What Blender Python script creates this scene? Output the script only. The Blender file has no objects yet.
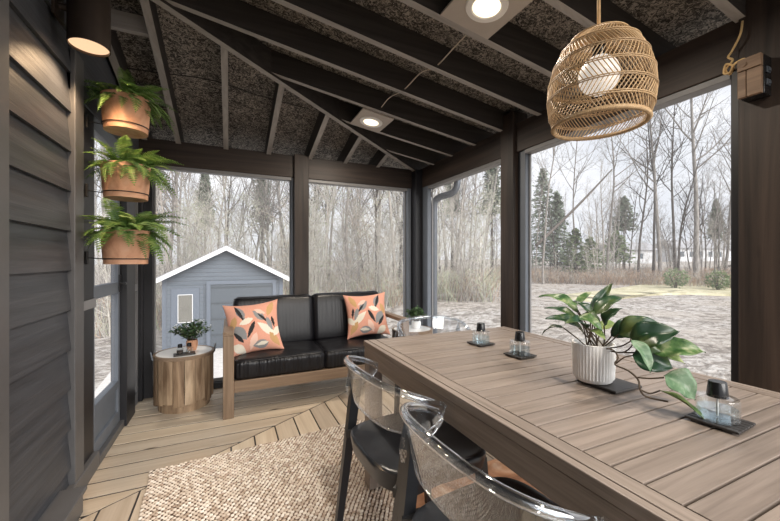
import bpy, bmesh, math, random
from mathutils import Vector, Matrix, noise
random.seed(7)
R = math.radians
scn = bpy.context.scene
COL = scn.collection
PI = math.pi

# ------------------------------------------------------------------ camera (level, 24.5 deg to the right of the porch axis)
CAMH = 1.18; FPX = 352.0; YAW = R(24.5)
cam_d = bpy.data.cameras.new('camera'); cam = bpy.data.objects.new('camera', cam_d); COL.objects.link(cam)
cam.location = (0, 0, CAMH); cam.rotation_euler = (R(90), 0, -YAW)
cam_d.sensor_width = 36; cam_d.lens = 36 * FPX / 780; cam_d.clip_start = 0.02; cam_d.clip_end = 500
scn.camera = cam

def at(px, py, d):
    """point of the place at a given depth along the viewing axis"""
    u = (px - 390) / FPX
    s, c = math.sin(YAW), math.cos(YAW)
    return Vector(((s + u * c) * d, (c - u * s) * d, CAMH + (261 - py) / FPX * d))

# ------------------------------------------------------------------ materials
def nt(name):
    m = bpy.data.materials.new(name); m.use_nodes = True
    n = m.node_tree; n.nodes.clear()
    return m, n
class G:
    """tiny node helper"""
    def __init__(s, name):
        s.m, s.t = nt(name); s.out = s.t.nodes.new('ShaderNodeOutputMaterial')
    def n(s, typ, **kw):
        nd = s.t.nodes.new(typ)
        for k, v in kw.items():
            if k.startswith('i_'):
                key = k[2:]
                key = int(key) if key.isdigit() else key.replace('_', ' ')
                s.setin(nd.inputs[key], v)
            else: setattr(nd, k, v)
        return nd
    def setin(s, inp, v):
        if isinstance(v, bpy.types.NodeSocket): s.t.links.new(v, inp)
        elif isinstance(v, bpy.types.Node): s.t.links.new(v.outputs[0], inp)
        else:
            if isinstance(v, (tuple, list)) and len(v) == 3 and inp.type == 'RGBA': v = (*v, 1)
            inp.default_value = v
    def mix(s, f, a, b, mode='MIX'):
        nd = s.t.nodes.new('ShaderNodeMix'); nd.data_type = 'RGBA'; nd.blend_type = mode
        s.setin(nd.inputs[0], f); s.setin(nd.inputs[6], a); s.setin(nd.inputs[7], b)
        return nd.outputs[2]
    def math(s, op, a, b=0.0, c=0.0):
        nd = s.t.nodes.new('ShaderNodeMath'); nd.operation = op
        s.setin(nd.inputs[0], a); s.setin(nd.inputs[1], b); s.setin(nd.inputs[2], c)
        return nd.outputs[0]
    def ramp(s, f, stops):
        nd = s.t.nodes.new('ShaderNodeValToRGB'); e = nd.color_ramp.elements
        while len(e) < len(stops): e.new(0.5)
        for el, (p, c) in zip(e, stops):
            el.position = p; el.color = (*c, 1) if len(c) == 3 else c
        s.setin(nd.inputs[0], f)
        return nd.outputs[0]
    def coord(s, kind='Object', scale=(1, 1, 1), rot=(0, 0, 0)):
        c = s.t.nodes.new('ShaderNodeTexCoord'); mp = s.t.nodes.new('ShaderNodeMapping')
        s.t.links.new(c.outputs[kind], mp.inputs[0]); mp.inputs['Scale'].default_value = scale; mp.inputs['Rotation'].default_value = rot
        return mp.outputs[0]
    def noise(s, vec, scale=5, detail=4, rough=0.55, dist=0.0):
        return s.n('ShaderNodeTexNoise', i_Vector=vec, i_Scale=scale, i_Detail=detail, i_Roughness=rough, i_Distortion=dist)
    def bump(s, h, strength=0.3, dist=0.01):
        return s.n('ShaderNodeBump', i_Height=h, i_Strength=strength, i_Distance=dist).outputs[0]
    def surf(s, sh):
        s.t.links.new(sh if isinstance(sh, bpy.types.NodeSocket) else sh.outputs[0], s.out.inputs[0]); return s.m
    def pbsdf(s, **kw):
        return s.n('ShaderNodeBsdfPrincipled', **kw)
    def island(s):
        return s.n('ShaderNodeNewGeometry').outputs['Random Per Island']
    def objrand(s):
        return s.n('ShaderNodeObjectInfo').outputs['Random']

def wood(name, dark, light, axis, rough=0.55, var=0.25, knots=0.0, grain=1.0, bumps=0.25, spec=0.4):
    """wood with grain along axis (0 x, 1 y, 2 z) in object space, a tint for every board"""
    g = G(name)
    sc = [26 * grain] * 3; sc[axis] = 1.1 * grain
    isl = g.island()
    v = g.coord('Object', sc)
    off = g.n('ShaderNodeVectorMath', operation='ADD')
    g.setin(off.inputs[0], v)
    cm = g.n('ShaderNodeCombineXYZ'); 
    g.setin(cm.inputs[0], g.math('MULTIPLY', isl, 61.0)); g.setin(cm.inputs[1], g.math('MULTIPLY', isl, 37.0)); g.setin(cm.inputs[2], g.math('MULTIPLY', isl, 83.0))
    g.t.links.new(cm.outputs[0], off.inputs[1])
    a = g.noise(off.outputs[0], 1.0, 5, 0.6, 0.6)
    f = g.ramp(a.outputs[0], [(0.3, (0, 0, 0)), (0.7, (1, 1, 1))])
    c = g.mix(f, dark, light)
    big = g.noise(g.coord('Object'), 2.5, 3)
    c = g.mix(g.math('MULTIPLY', big.outputs[0], 0.45), c, tuple(x * 0.7 for x in light))
    tint = g.ramp(isl, [(0, (1 - var, 1 - var, 1 - var * 0.9)), (1, (1 + 0 * var, 1, 1))])
    c = g.mix(1.0, c, tint, 'MULTIPLY')
    if knots:
        ks = [9.0] * 3; ks[axis] = 2.6
        vo = g.n('ShaderNodeTexVoronoi', i_Vector=g.coord('Object', ks), i_Scale=1.0)
        k = g.ramp(vo.outputs['Distance'], [(0.05, (1, 1, 1)), (0.13, (0, 0, 0))])
        sel = g.math('GREATER_THAN', g.n('ShaderNodeSeparateColor', i_0=vo.outputs['Color']).outputs[0], 0.72)
        c = g.mix(g.math('MULTIPLY', g.math('MULTIPLY', k, sel), knots), c, tuple(x * 0.28 for x in dark))
    b = g.pbsdf(i_Base_Color=c, i_Roughness=rough, i_Normal=g.bump(a.outputs[0], bumps, 0.004))
    b.inputs['Specular IOR Level'].default_value = spec
    return g.surf(b)

def plain(name, col, rough=0.5, metal=0.0, nscale=30, var=0.15, bumps=0.0, spec=0.5, sheen=0.0):
    g = G(name)
    a = g.noise(g.coord('Object'), nscale, 3)
    c = g.mix(a.outputs[0], tuple(x * (1 - var) for x in col), tuple(min(1, x * (1 + var)) for x in col))
    kw = {}
    if bumps: kw['i_Normal'] = g.bump(a.outputs[0], bumps, 0.003)
    b = g.pbsdf(i_Base_Color=c, i_Roughness=rough, i_Metallic=metal, **kw)
    b.inputs['Specular IOR Level'].default_value = spec
    if sheen: b.inputs['Sheen Weight'].default_value = sheen
    return g.surf(b)

def emis(name, col, strength):
    g = G(name); return g.surf(g.n('ShaderNodeEmission', i_Color=col, i_Strength=strength))

M = {}
for k, ax in (('x', 0), ('y', 1), ('z', 2)):
    M['beam_' + k] = wood('dark_stained_wood_' + k, (0.007, 0.006, 0.0055), (0.075, 0.052, 0.040), ax, 0.5, 0.3, 0.6, 0.6, 0.4)
    M['rafter_' + k] = wood('rafter_wood_' + k, (0.020, 0.017, 0.015), (0.060, 0.051, 0.045), ax, 0.7, 0.2)
    M['deck_' + k] = wood('pine_decking_' + k, (0.50, 0.39, 0.275), (0.80, 0.685, 0.535), ax, 0.5, 0.25, 1.0, 0.7, 0.12)
    M['table_' + k] = wood('weathered_table_wood_' + k, (0.165, 0.130, 0.104), (0.345, 0.283, 0.238), ax, 0.42, 0.16, 0, 2.2, 0.15)
    M['sofa_' + k] = wood('sofa_wood_' + k, (0.18, 0.118, 0.075), (0.35, 0.25, 0.168), ax, 0.5, 0.12, 0, 1.6, 0.1)
M['edge_x'] = wood('pale_edge_wood_x', (0.27, 0.252, 0.232), (0.47, 0.44, 0.405), 0, 0.75, 0.2)  # paler wood for rafter bottom faces and the short blocking
M['edge_y'] = wood('pale_edge_wood_y', (0.27, 0.252, 0.232), (0.47, 0.44, 0.405), 1, 0.75, 0.2)
M['siding'] = wood('charcoal_siding', (0.032, 0.035, 0.042), (0.075, 0.081, 0.094), 1, 0.42, 0.08, 0, 1.3, 0.6)
M['grey_trim'] = plain('charcoal_painted_trim', (0.095, 0.095, 0.099), 0.4, 0, 14, 0.15, 0.1)
M['frame_grey'] = plain('grey_screen_frame', (0.22, 0.22, 0.225), 0.45, 0, 10, 0.12)
M['outer_grey'] = plain('slate_outer_trim', (0.13, 0.15, 0.18), 0.5, 0, 10, 0.12)
M['black'] = plain('black_painted_wood', (0.011, 0.011, 0.014), 0.45, 0, 20, 0.3)
M['stave'] = None
M['terracotta'] = None
M['black_fabric'] = plain('black_satin_fabric', (0.006, 0.006, 0.008), 0.36, 0, 90, 0.3, 0.05, 0.4, 0.0)
M['chair_black'] = plain('black_chair_plastic', (0.018, 0.019, 0.022), 0.32, 0, 40, 0.2, 0, 0.5)
M['seat_grey'] = plain('charcoal_chair_seat', (0.022, 0.025, 0.031), 0.28, 0, 40, 0.2, 0, 0.5)
M['cap_black'] = plain('black_bottle_cap', (0.008, 0.008, 0.009), 0.25, 0, 30, 0.1)
M['white_marble'] = plain('white_marble', (0.88, 0.87, 0.85), 0.25, 0, 6, 0.06)
M['white_pot'] = plain('white_ceramic', (0.90, 0.90, 0.89), 0.65, 0, 20, 0.04)
M['slate'] = plain('dark_slate', (0.03, 0.026, 0.024), 0.5, 0, 30, 0.3, 0.2)
M['soil'] = plain('dark_soil', (0.035, 0.024, 0.016), 0.9, 0, 60, 0.5, 0.6)
M['rattan'] = wood('natural_rattan', (0.52, 0.34, 0.17), (0.76, 0.55, 0.32), 2, 0.5, 0.35, 0, 2.0, 0.1)
M['cord_tan'] = plain('tan_cord', (0.62, 0.43, 0.24), 0.7, 0, 80, 0.2)
M['bronze'] = plain('dark_bronze_metal', (0.045, 0.032, 0.025), 0.45, 0.4, 20, 0.2)
M['bulb'] = None
M['plate'] = plain('pale_mounting_board', (0.42, 0.37, 0.32), 0.6, 0, 12, 0.1)
M['white_plastic'] = plain('white_trim_plastic', (0.8, 0.78, 0.74), 0.4, 0, 10, 0.03)
M['lens'] = emis('warm_led_lens', (1.0, 0.82, 0.58), 1.9)
M['lens_sconce'] = emis('warm_lamp_glow', (1.0, 0.62, 0.37), 1.0)
M['wire'] = plain('dark_cable', (0.012, 0.011, 0.011), 0.6, 0, 10, 0.1)
M['pale_wire'] = plain('pale_cable', (0.55, 0.47, 0.38), 0.6, 0, 10, 0.1)
M['yellow_wire'] = plain('yellow_cable', (0.70, 0.48, 0.22), 0.6, 0, 10, 0.1)
M['bark'] = None

# ---- special materials
def mk_osb():
    g = G('dark_strand_board')
    v = g.coord('Object')
    w = g.noise(v, 16, 2)
    sc = g.n('ShaderNodeVectorMath', operation='SCALE'); g.setin(sc.inputs[0], w.outputs[1]); sc.inputs['Scale'].default_value = 0.22
    d = g.n('ShaderNodeVectorMath', operation='ADD'); g.setin(d.inputs[0], v); g.t.links.new(sc.outputs[0], d.inputs[1])
    a = g.noise(d.outputs[0], 26, 5, 0.66, 3.0); b = g.noise(v, 3.0, 3)
    vo = g.n('ShaderNodeTexVoronoi', i_Vector=d.outputs[0], i_Scale=60)
    f = g.math('ADD', g.math('MULTIPLY', a.outputs[0], 0.75), g.math('MULTIPLY', g.n('ShaderNodeSeparateColor', i_0=vo.outputs['Color']).outputs[0], 0.25))
    c = g.ramp(f, [(0.38, (0.014, 0.012, 0.010)), (0.49, (0.12, 0.106, 0.09)), (0.60, (0.52, 0.47, 0.41))])
    c = g.mix(g.math('MULTIPLY', b.outputs[0], 0.5), c, (0.03, 0.026, 0.023))
    return g.surf(g.pbsdf(i_Base_Color=c, i_Roughness=0.75, i_Normal=g.bump(f, 0.5, 0.006)))
M['osb'] = mk_osb()

def mk_terracotta():
    g = G('terracotta'); v = g.coord('Object')
    a = g.noise(v, 9, 5, 0.6, 0.8); b = g.noise(v, 60, 3)
    c = g.ramp(a.outputs[0], [(0.3, (0.48, 0.23, 0.13)), (0.55, (0.66, 0.36, 0.225)), (0.75, (0.74, 0.45, 0.31))])
    return g.surf(g.pbsdf(i_Base_Color=c, i_Roughness=0.8, i_Normal=g.bump(b.outputs[0], 0.15, 0.003)))
M['terracotta'] = mk_terracotta()

def mk_stave():
    g = G('reclaimed_staves'); isl = g.island()
    v = g.coord('Object', (18, 18, 2.0))
    off = g.n('ShaderNodeVectorMath', operation='ADD'); g.setin(off.inputs[0], v)
    cm = g.n('ShaderNodeCombineXYZ'); g.setin(cm.inputs[0], g.math('MULTIPLY', isl, 50.0)); g.setin(cm.inputs[2], g.math('MULTIPLY', isl, 31.0))
    g.t.links.new(cm.outputs[0], off.inputs[1])
    a = g.noise(off.outputs[0], 1.0, 5, 0.6, 0.6)
    base = g.ramp(isl, [(0.0, (0.15, 0.095, 0.055)), (0.25, (0.52, 0.38, 0.25)), (0.45, (0.26, 0.165, 0.095)), (0.75, (0.64, 0.49, 0.34)), (1.0, (0.33, 0.225, 0.14))])
    c = g.mix(g.ramp(a.outputs[0], [(0.35, (0, 0, 0)), (0.65, (1, 1, 1))]), g.mix(1.0, base, (0.36, 0.31, 0.27), 'MULTIPLY'), base)
    return g.surf(g.pbsdf(i_Base_Color=c, i_Roughness=0.5, i_Normal=g.bump(a.outputs[0], 0.2, 0.004)))
M['stave'] = mk_stave()

def mk_leaf(name, cols, scale=14, rough=0.4, var=0.25, trans=0.25, vein=None):
    g = G(name)
    a = g.noise(g.coord('Object', (1, 1, 1)), scale, 4, 0.6, 0.7)
    c = g.ramp(a.outputs[0], [(0.32 + 0.36 * i / max(1, len(cols) - 1), x) for i, x in enumerate(cols)])
    rnd = g.ramp(g.objrand(), [(0, (1 - var,) * 3), (1, (1 + var * 0.3,) * 3)])
    c = g.mix(1.0, c, rnd, 'MULTIPLY')
    b = g.pbsdf(i_Base_Color=c, i_Roughness=rough)
    t = g.n('ShaderNodeBsdfTranslucent', i_Color=c)
    mx = g.n('ShaderNodeMixShader', i_0=trans)
    g.t.links.new(b.outputs[0], mx.inputs[1]); g.t.links.new(t.outputs[0], mx.inputs[2])
    return g.surf(mx)
M['fern'] = mk_leaf('fern_green', [(0.06, 0.14, 0.025), (0.14, 0.27, 0.055), (0.30, 0.42, 0.13)], 12, 0.5)
M['leaf_dark'] = mk_leaf('deep_green_leaf', [(0.010, 0.035, 0.018), (0.022, 0.065, 0.028), (0.13, 0.17, 0.05)], 9, 0.3, 0.2, 0.15)
M['leaf_varie'] = mk_leaf('variegated_leaf', [(0.03, 0.10, 0.03), (0.10, 0.20, 0.06), (0.45, 0.50, 0.27)], 24, 0.35, 0.15, 0.25)
M['leaf_pale'] = mk_leaf('pale_green_leaf', [(0.09, 0.20, 0.10), (0.19, 0.31, 0.18), (0.46, 0.55, 0.42)], 26, 0.4, 0.1, 0.3)
M['leaf_lime'] = mk_leaf('lime_leaf', [(0.09, 0.19, 0.04), (0.25, 0.34, 0.10), (0.52, 0.58, 0.28)], 20, 0.4, 0.1, 0.3)
M['sprig'] = mk_leaf('small_plant_leaf', [(0.02, 0.06, 0.02), (0.06, 0.13, 0.045), (0.2, 0.29, 0.13)], 30, 0.5)
M['blossom'] = plain('white_blossom', (0.75, 0.75, 0.72), 0.6)
M['stem'] = plain('brown_stem', (0.075, 0.05, 0.028), 0.6)
M['conifer'] = mk_leaf('conifer_green', [(0.15, 0.19, 0.15), (0.24, 0.29, 0.22), (0.34, 0.39, 0.29)], 3, 0.7, 0.3)
M['evergreen'] = mk_leaf('evergreen_shrub', [(0.09, 0.14, 0.065), (0.17, 0.23, 0.11), (0.28, 0.33, 0.17)], 5, 0.6, 0.3)
M['bud'] = mk_leaf('spring_buds', [(0.42, 0.47, 0.31), (0.57, 0.61, 0.43), (0.72, 0.72, 0.56)], 3, 0.7, 0.3)
M['dead_leaf'] = mk_leaf('dry_leaves', [(0.40, 0.27, 0.19), (0.52, 0.39, 0.29), (0.62, 0.50, 0.38)], 3, 0.8, 0.3)

def mk_bark(name, a_, b_, c_):
    g = G(name)
    a = g.noise(g.coord('Object', (6, 6, 1.2)), 2.0, 5, 0.6)
    c = g.ramp(a.outputs[0], [(0.3, a_), (0.55, b_), (0.72, c_)])
    r = g.ramp(g.objrand(), [(0, (0.7, 0.7, 0.7)), (1, (1.1, 1.06, 1.02))])
    return g.surf(g.pbsdf(i_Base_Color=g.mix(1.0, c, r, 'MULTIPLY'), i_Roughness=0.85))
M['bark'] = mk_bark('grey_bark', (0.15, 0.14, 0.13), (0.29, 0.275, 0.26), (0.46, 0.44, 0.42))
M['bark_dark'] = mk_bark('dark_bark', (0.05, 0.043, 0.04), (0.10, 0.088, 0.08), (0.18, 0.16, 0.145))
M['bark_pale'] = mk_bark('pale_bark', (0.20, 0.185, 0.17), (0.42, 0.395, 0.37), (0.58, 0.55, 0.52))
M['twig'] = mk_bark('tan_twigs', (0.36, 0.345, 0.31), (0.54, 0.525, 0.48), (0.70, 0.69, 0.64))

def mk_acrylic(name='clear_acrylic', tint=(0.965, 0.975, 0.985), pw=3.0, k=0.65, k0=0.06):
    g = G(name)
    tr = g.n('ShaderNodeBsdfTransparent', i_Color=(*tint, 1)); gl = g.n('ShaderNodeBsdfGlossy', i_Color=(1, 1, 1, 1), i_Roughness=0.03)
    lw = g.n('ShaderNodeLayerWeight', i_Blend=0.5)
    fr = g.math('MULTIPLY_ADD', g.math('POWER', lw.outputs['Facing'], pw), k, k0)
    mx = g.n('ShaderNodeMixShader', i_0=fr)
    g.t.links.new(tr.outputs[0], mx.inputs[1]); g.t.links.new(gl.outputs[0], mx.inputs[2])
    return g.surf(mx)
M['acrylic'] = mk_acrylic()
def mk_glass(name, col, rough=0.0, ior=1.45):
    g = G(name); return g.surf(g.n('ShaderNodeBsdfGlass', i_Color=(*col, 1), i_Roughness=rough, i_IOR=ior))
M['acrylic_rim'] = mk_acrylic('clear_acrylic_rim', (0.90, 0.94, 0.98), 1.6, 0.75, 0.14)
M['glass'] = mk_acrylic('clear_glass', (0.94, 0.96, 0.97))
M['liquid'] = mk_acrylic('pale_blue_oil', (0.86, 0.93, 0.96))
def mk_screen():
    g = G('insect_screen')
    tr = g.n('ShaderNodeBsdfTransparent', i_Color=(1, 1, 1, 1)); df = g.n('ShaderNodeBsdfDiffuse', i_Color=(0.55, 0.56, 0.58, 1))
    dt = g.n('ShaderNodeBsdfTranslucent', i_Color=(0.7, 0.7, 0.72, 1))
    ad = g.n('ShaderNodeMixShader', i_0=0.6); g.t.links.new(df.outputs[0], ad.inputs[1]); g.t.links.new(dt.outputs[0], ad.inputs[2])
    mx = g.n('ShaderNodeMixShader', i_0=0.15)
    g.t.links.new(tr.outputs[0], mx.inputs[1]); g.t.links.new(ad.outputs[0], mx.inputs[2])
    return g.surf(mx)
M['screen'] = mk_screen()
def mk_globe():
    g = G('opal_globe'); b = g.pbsdf(i_Base_Color=(0.85, 0.84, 0.82, 1), i_Roughness=0.3)
    b.inputs['Emission Color'].default_value = (1, 0.95, 0.88, 1); b.inputs['Emission Strength'].default_value = 0.35
    return g.surf(b)
M['bulb'] = mk_globe()
def mk_rug():
    g = G('jute_weave'); v = g.coord('Object'); isl = g.island()
    b = g.noise(v, 3.0, 3); d = g.noise(v, 150, 2)
    c = g.ramp(isl, [(0.0, (0.42, 0.325, 0.25)), (0.2, (0.60, 0.50, 0.41)), (0.6, (0.76, 0.675, 0.58)), (1.0, (0.88, 0.82, 0.74))])
    c = g.mix(g.math('MULTIPLY', b.outputs[0], 0.22), c, (0.40, 0.30, 0.22))
    return g.surf(g.pbsdf(i_Base_Color=c, i_Roughness=0.95, i_Normal=g.bump(d.outputs[0], 0.4, 0.004)))
M['jute'] = mk_rug(); M['jute_gap_shade'] = plain('jute_backing_gap_shade', (0.15, 0.10, 0.07), 0.95, 0, 60, 0.4)  # backing sheet coloured dark to paint the shade between nubs
def mk_hide():
    g = G('brown_cowhide'); v = g.coord('Object')
    a = g.noise(v, 4.5, 5, 0.6, 1.0); b = g.noise(v, 90, 2)
    c = g.ramp(a.outputs[0], [(0.30, (0.10, 0.04, 0.018)), (0.47, (0.30, 0.13, 0.055)), (0.6, (0.44, 0.22, 0.11)), (0.75, (0.62, 0.44, 0.31))])
    return g.surf(g.pbsdf(i_Base_Color=c, i_Roughness=0.6, i_Normal=g.bump(a.outputs[0], 0.6, 0.02)))
M['hide'] = mk_hide()
def mk_ground():
    g = G('leaf_litter_ground'); v = g.coord('Object')
    a = g.noise(v, 0.35, 6, 0.6); b = g.noise(v, 5.0, 5, 0.65, 1.0); e = g.noise(v, 0.9, 4)
    c = g.ramp(b.outputs[0], [(0.30, (0.13, 0.115, 0.10)), (0.48, (0.43, 0.395, 0.36)), (0.66, (0.68, 0.65, 0.62))])
    c = g.mix(g.ramp(a.outputs[0], [(0.45, (0, 0, 0)), (0.62, (0.7, 0.7, 0.7))]), c, (0.46, 0.41, 0.355))
    f2 = g.noise(g.coord('Object', (1.0, 1.0, 1)), 1.6, 6, 0.75, 1.5)
    c = g.mix(g.ramp(f2.outputs[0], [(0.42, (0.85, 0.85, 0.85)), (0.52, (0, 0, 0))]), c, (0.17, 0.142, 0.118))
    return g.surf(g.pbsdf(i_Base_Color=c, i_Roughness=0.95, i_Normal=g.bump(b.outputs[0], 0.8, 0.12)))
M['ground'] = mk_ground()
def mk_grass():
    g = G('dormant_grass'); v = g.coord('Object')
    b = g.noise(v, 2.2, 5, 0.65)
    c = g.ramp(b.outputs[0], [(0.3, (0.33, 0.30, 0.19)), (0.5, (0.50, 0.46, 0.31)), (0.7, (0.62, 0.58, 0.43))])
    return g.surf(g.pbsdf(i_Base_Color=c, i_Roughness=0.95))
M['grass'] = mk_grass()
M['gravel'] = plain('pale_gravel', (0.66, 0.63, 0.60), 0.9, 0, 9, 0.25, 0.6)
def mk_clap(name, dark, light, pitch):
    g = G(name)
    z = g.n('ShaderNodeSeparateXYZ', i_0=g.coord('Object')).outputs[2]
    fr = g.math('FRACT', g.math('DIVIDE', z, pitch))
    line = g.math('GREATER_THAN', fr, 0.88)
    c = g.mix(line, light, dark)
    a = g.noise(g.coord('Object', (1, 1, 8)), 4, 3)
    c = g.mix(g.math('MULTIPLY', a.outputs[0], 0.25), c, tuple(x * 0.8 for x in light))
    return g.surf(g.pbsdf(i_Base_Color=c, i_Roughness=0.6, i_Normal=g.bump(g.math('SUBTRACT', 1.0, fr), 0.5, 0.03)))
M['shed_siding'] = mk_clap('blue_grey_lap_siding', (0.045, 0.056, 0.071), (0.092, 0.112, 0.138), 0.13)
M['shed_door'] = plain('blue_grey_door', (0.112, 0.134, 0.168), 0.5, 0, 6, 0.06)
M['garage'] = mk_clap('grey_panel_door', (0.04, 0.05, 0.06), (0.068, 0.083, 0.100), 0.5)
M['white_paint'] = plain('white_paint', (0.82, 0.82, 0.83), 0.5, 0, 6, 0.04)
M['house_white'] = plain('pale_house_wall', (0.62, 0.63, 0.65), 0.6, 0, 2, 0.08)
M['roof_grey'] = plain('grey_shingles', (0.33, 0.33, 0.345), 0.8, 0, 8, 0.2)
M['dark_glass'] = plain('dark_window_glass', (0.10, 0.12, 0.14), 0.08, 0, 3, 0.2, 0, 0.8)
M['shed_glass'] = plain('shed_window_glass', (0.17, 0.165, 0.145), 0.08, 0, 3, 0.3, 0, 0.8)
M['car_paint'] = plain('silver_car_paint', (0.45, 0.50, 0.56), 0.3, 0.3, 3, 0.05)
M['pewter'] = plain('slate_metal', (0.10, 0.115, 0.135), 0.4, 0.3, 14, 0.15)
M['cover_wood'] = wood('brown_box_cover', (0.14, 0.085, 0.05), (0.30, 0.20, 0.13), 1, 0.5, 0.1, 0, 2.0)
M['pil_coral'] = plain('coral_linen', (0.72, 0.355, 0.255), 0.85, 0, 160, 0.15, 0.2)
M['pil_cream'] = plain('cream_print', (0.80, 0.74, 0.62), 0.85, 0, 160, 0.08, 0.2)
M['pil_grey'] = plain('grey_print', (0.26, 0.265, 0.27), 0.85, 0, 160, 0.15, 0.2)
M['pil_black'] = plain('black_print', (0.02, 0.02, 0.022), 0.85, 0, 160, 0.15, 0.2)
M['pil_ochre'] = plain('ochre_print', (0.56, 0.34, 0.15), 0.85, 0, 160, 0.1, 0.2)
M['pil_blush'] = plain('blush_print', (0.80, 0.55, 0.45), 0.85, 0, 160, 0.1, 0.2)

# ------------------------------------------------------------------ mesh builder
class MB:
    def __init__(s): s.v = []; s.f = []; s.mi = []; s.cur = 0
    def add(s, vs, fs):
        b = len(s.v); s.v += [tuple(x) for x in vs]
        for f in fs: s.f.append([b + i for i in f]); s.mi.append(s.cur)
    def hexa(s, p):      # 8 points: bottom 0-3, top 4-7
        s.add(p, [(3, 2, 1, 0), (4, 5, 6, 7), (0, 1, 5, 4), (1, 2, 6, 5), (2, 3, 7, 6), (3, 0, 4, 7)])
    def box(s, x0, x1, y0, y1, z0, z1, bev=0.0):
        x0, x1 = sorted((x0, x1)); y0, y1 = sorted((y0, y1)); z0, z1 = sorted((z0, z1))
        b = min(bev, (x1 - x0) * .45, (y1 - y0) * .45, (z1 - z0) * .45)
        if b <= 0:
            s.hexa([(x0, y0, z0), (x1, y0, z0), (x1, y1, z0), (x0, y1, z0), (x0, y0, z1), (x1, y0, z1), (x1, y1, z1), (x0, y1, z1)]); return
        bm = bmesh.new(); bmesh.ops.create_cube(bm, size=1)
        for v in bm.verts: v.co = Vector(((x0 + x1) / 2 + v.co.x * (x1 - x0), (y0 + y1) / 2 + v.co.y * (y1 - y0), (z0 + z1) / 2 + v.co.z * (z1 - z0)))
        bmesh.ops.bevel(bm, geom=bm.edges[:], offset=b, segments=2, affect='EDGES', profile=0.5)
        s.bm(bm)
    def bm(s, bm, mat=None):
        bm.verts.index_update()
        s.add([(mat @ v.co) if mat else v.co.copy() for v in bm.verts], [[v.index for v in f.verts] for f in bm.faces]); bm.free()
    def bar(s, p0, p1, w, h, up=(0, 0, 1), w1=None, h1=None):
        """square bar between two points, width w across, height h along up"""
        p0, p1 = Vector(p0), Vector(p1); d = (p1 - p0).normalized(); up = Vector(up)
        sd = d.cross(up).normalized(); u = sd.cross(d).normalized()
        w1 = w if w1 is None else w1; h1 = h if h1 is None else h1
        q = []
        for p, a, b in ((p0, w, h), (p1, w1, h1)):
            q += [p - sd * a / 2 - u * b / 2, p + sd * a / 2 - u * b / 2, p + sd * a / 2 + u * b / 2, p - sd * a / 2 + u * b / 2]
        s.add(q, [(0, 1, 2, 3), (7, 6, 5, 4), (0, 4, 5, 1), (1, 5, 6, 2), (2, 6, 7, 3), (3, 7, 4, 0)])
    def tube(s, pts, rad, n=8, caps=True, closed=False, flat=1.0):
        pts = [Vector(p) for p in pts]; m = len(pts)
        rad = [rad] * m if isinstance(rad, (int, float)) else rad
        ref = None; vs = []
        for i, p in enumerate(pts):
            if closed: t = pts[(i + 1) % m] - pts[i - 1]
            else: t = pts[min(i + 1, m - 1)] - pts[max(i - 1, 0)]
            t.normalize()
            if ref is None:
                ref = Vector((0, 0, 1)) if abs(t.z) < 0.9 else Vector((1, 0, 0))
            ref = (ref - t * ref.dot(t)).normalized(); bi = t.cross(ref)
            for k in range(n):
                a = 2 * PI * k / n
                vs.append(p + (ref * math.cos(a) * flat + bi * math.sin(a)) * rad[i])
        fs = []
        for i in range(m if closed else m - 1):
            j = (i + 1) % m
            for k in range(n):
                l = (k + 1) % n
                fs.append((i * n + k, i * n + l, j * n + l, j * n + k))
        if caps and not closed:
            fs.append(tuple(range(n - 1, -1, -1))); fs.append(tuple((m - 1) * n + k for k in range(n)))
        s.add(vs, fs)
    def lathe(s, prof, c=(0, 0, 0), n=32, sx=1.0, sy=1.0):
        """profile of (r, z); r 0 at an end closes it"""
        vs = []; fs = []; rows = []
        for r, z in prof:
            if r <= 1e-6: vs.append((c[0], c[1], c[2] + z)); rows.append([len(vs) - 1])
            else:
                rows.append([len(vs) + k for k in range(n)])
                for k in range(n):
                    a = 2 * PI * k / n; vs.append((c[0] + r * math.cos(a) * sx, c[1] + r * math.sin(a) * sy, c[2] + z))
        for a, b in zip(rows, rows[1:]):
            for k in range(n):
                l = (k + 1) % n
                if len(a) == 1 and len(b) == 1: continue
                if len(a) == 1: fs.append((a[0], b[l], b[k]))
                elif len(b) == 1: fs.append((a[k], a[l], b[0]))
                else: fs.append((a[k], a[l], b[l], b[k]))
        s.add(vs, fs)
    def grid(s, fn, nu, nv, closed_u=False):
        vs = [fn(i / (nu if closed_u else nu - 1), j / (nv - 1)) for j in range(nv) for i in range(nu)]
        fs = []
        for j in range(nv - 1):
            for i in range(nu if closed_u else nu - 1):
                k = (i + 1) % nu
                fs.append((j * nu + i, j * nu + k, (j + 1) * nu + k, (j + 1) * nu + i))
        s.add(vs, fs)
    def mesh(s, name, mats, smooth=False):
        me = bpy.data.meshes.new(name); me.from_pydata(s.v, [], s.f); me.update()
        for m in (mats if isinstance(mats, (list, tuple)) else [mats]): me.materials.append(m)
        me.polygons.foreach_set('material_index', s.mi)
        if smooth: me.polygons.foreach_set('use_smooth', [True] * len(me.polygons))
        return me
    def build(s, name, mats, parent=None, smooth=False, angle=None):
        me = s.mesh(name, mats, smooth or angle is not None)
        if angle is not None:
            me.set_sharp_from_angle(angle=R(angle))
        o = bpy.data.objects.new(name, me); COL.objects.link(o)
        if parent is not None: o.parent = parent
        return o
def tag(o, label=None, cat=None, group=None, kind=None):
    if label: o['label'] = label
    if cat: o['category'] = cat
    if group: o['group'] = group
    if kind: o['kind'] = kind
    return o
def empty(name, loc=(0, 0, 0), rz=0.0):
    o = bpy.data.objects.new(name, None); COL.objects.link(o); o.location = loc; o.rotation_euler = (0, 0, rz)
    o.empty_display_size = 0.1
    return o
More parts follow.
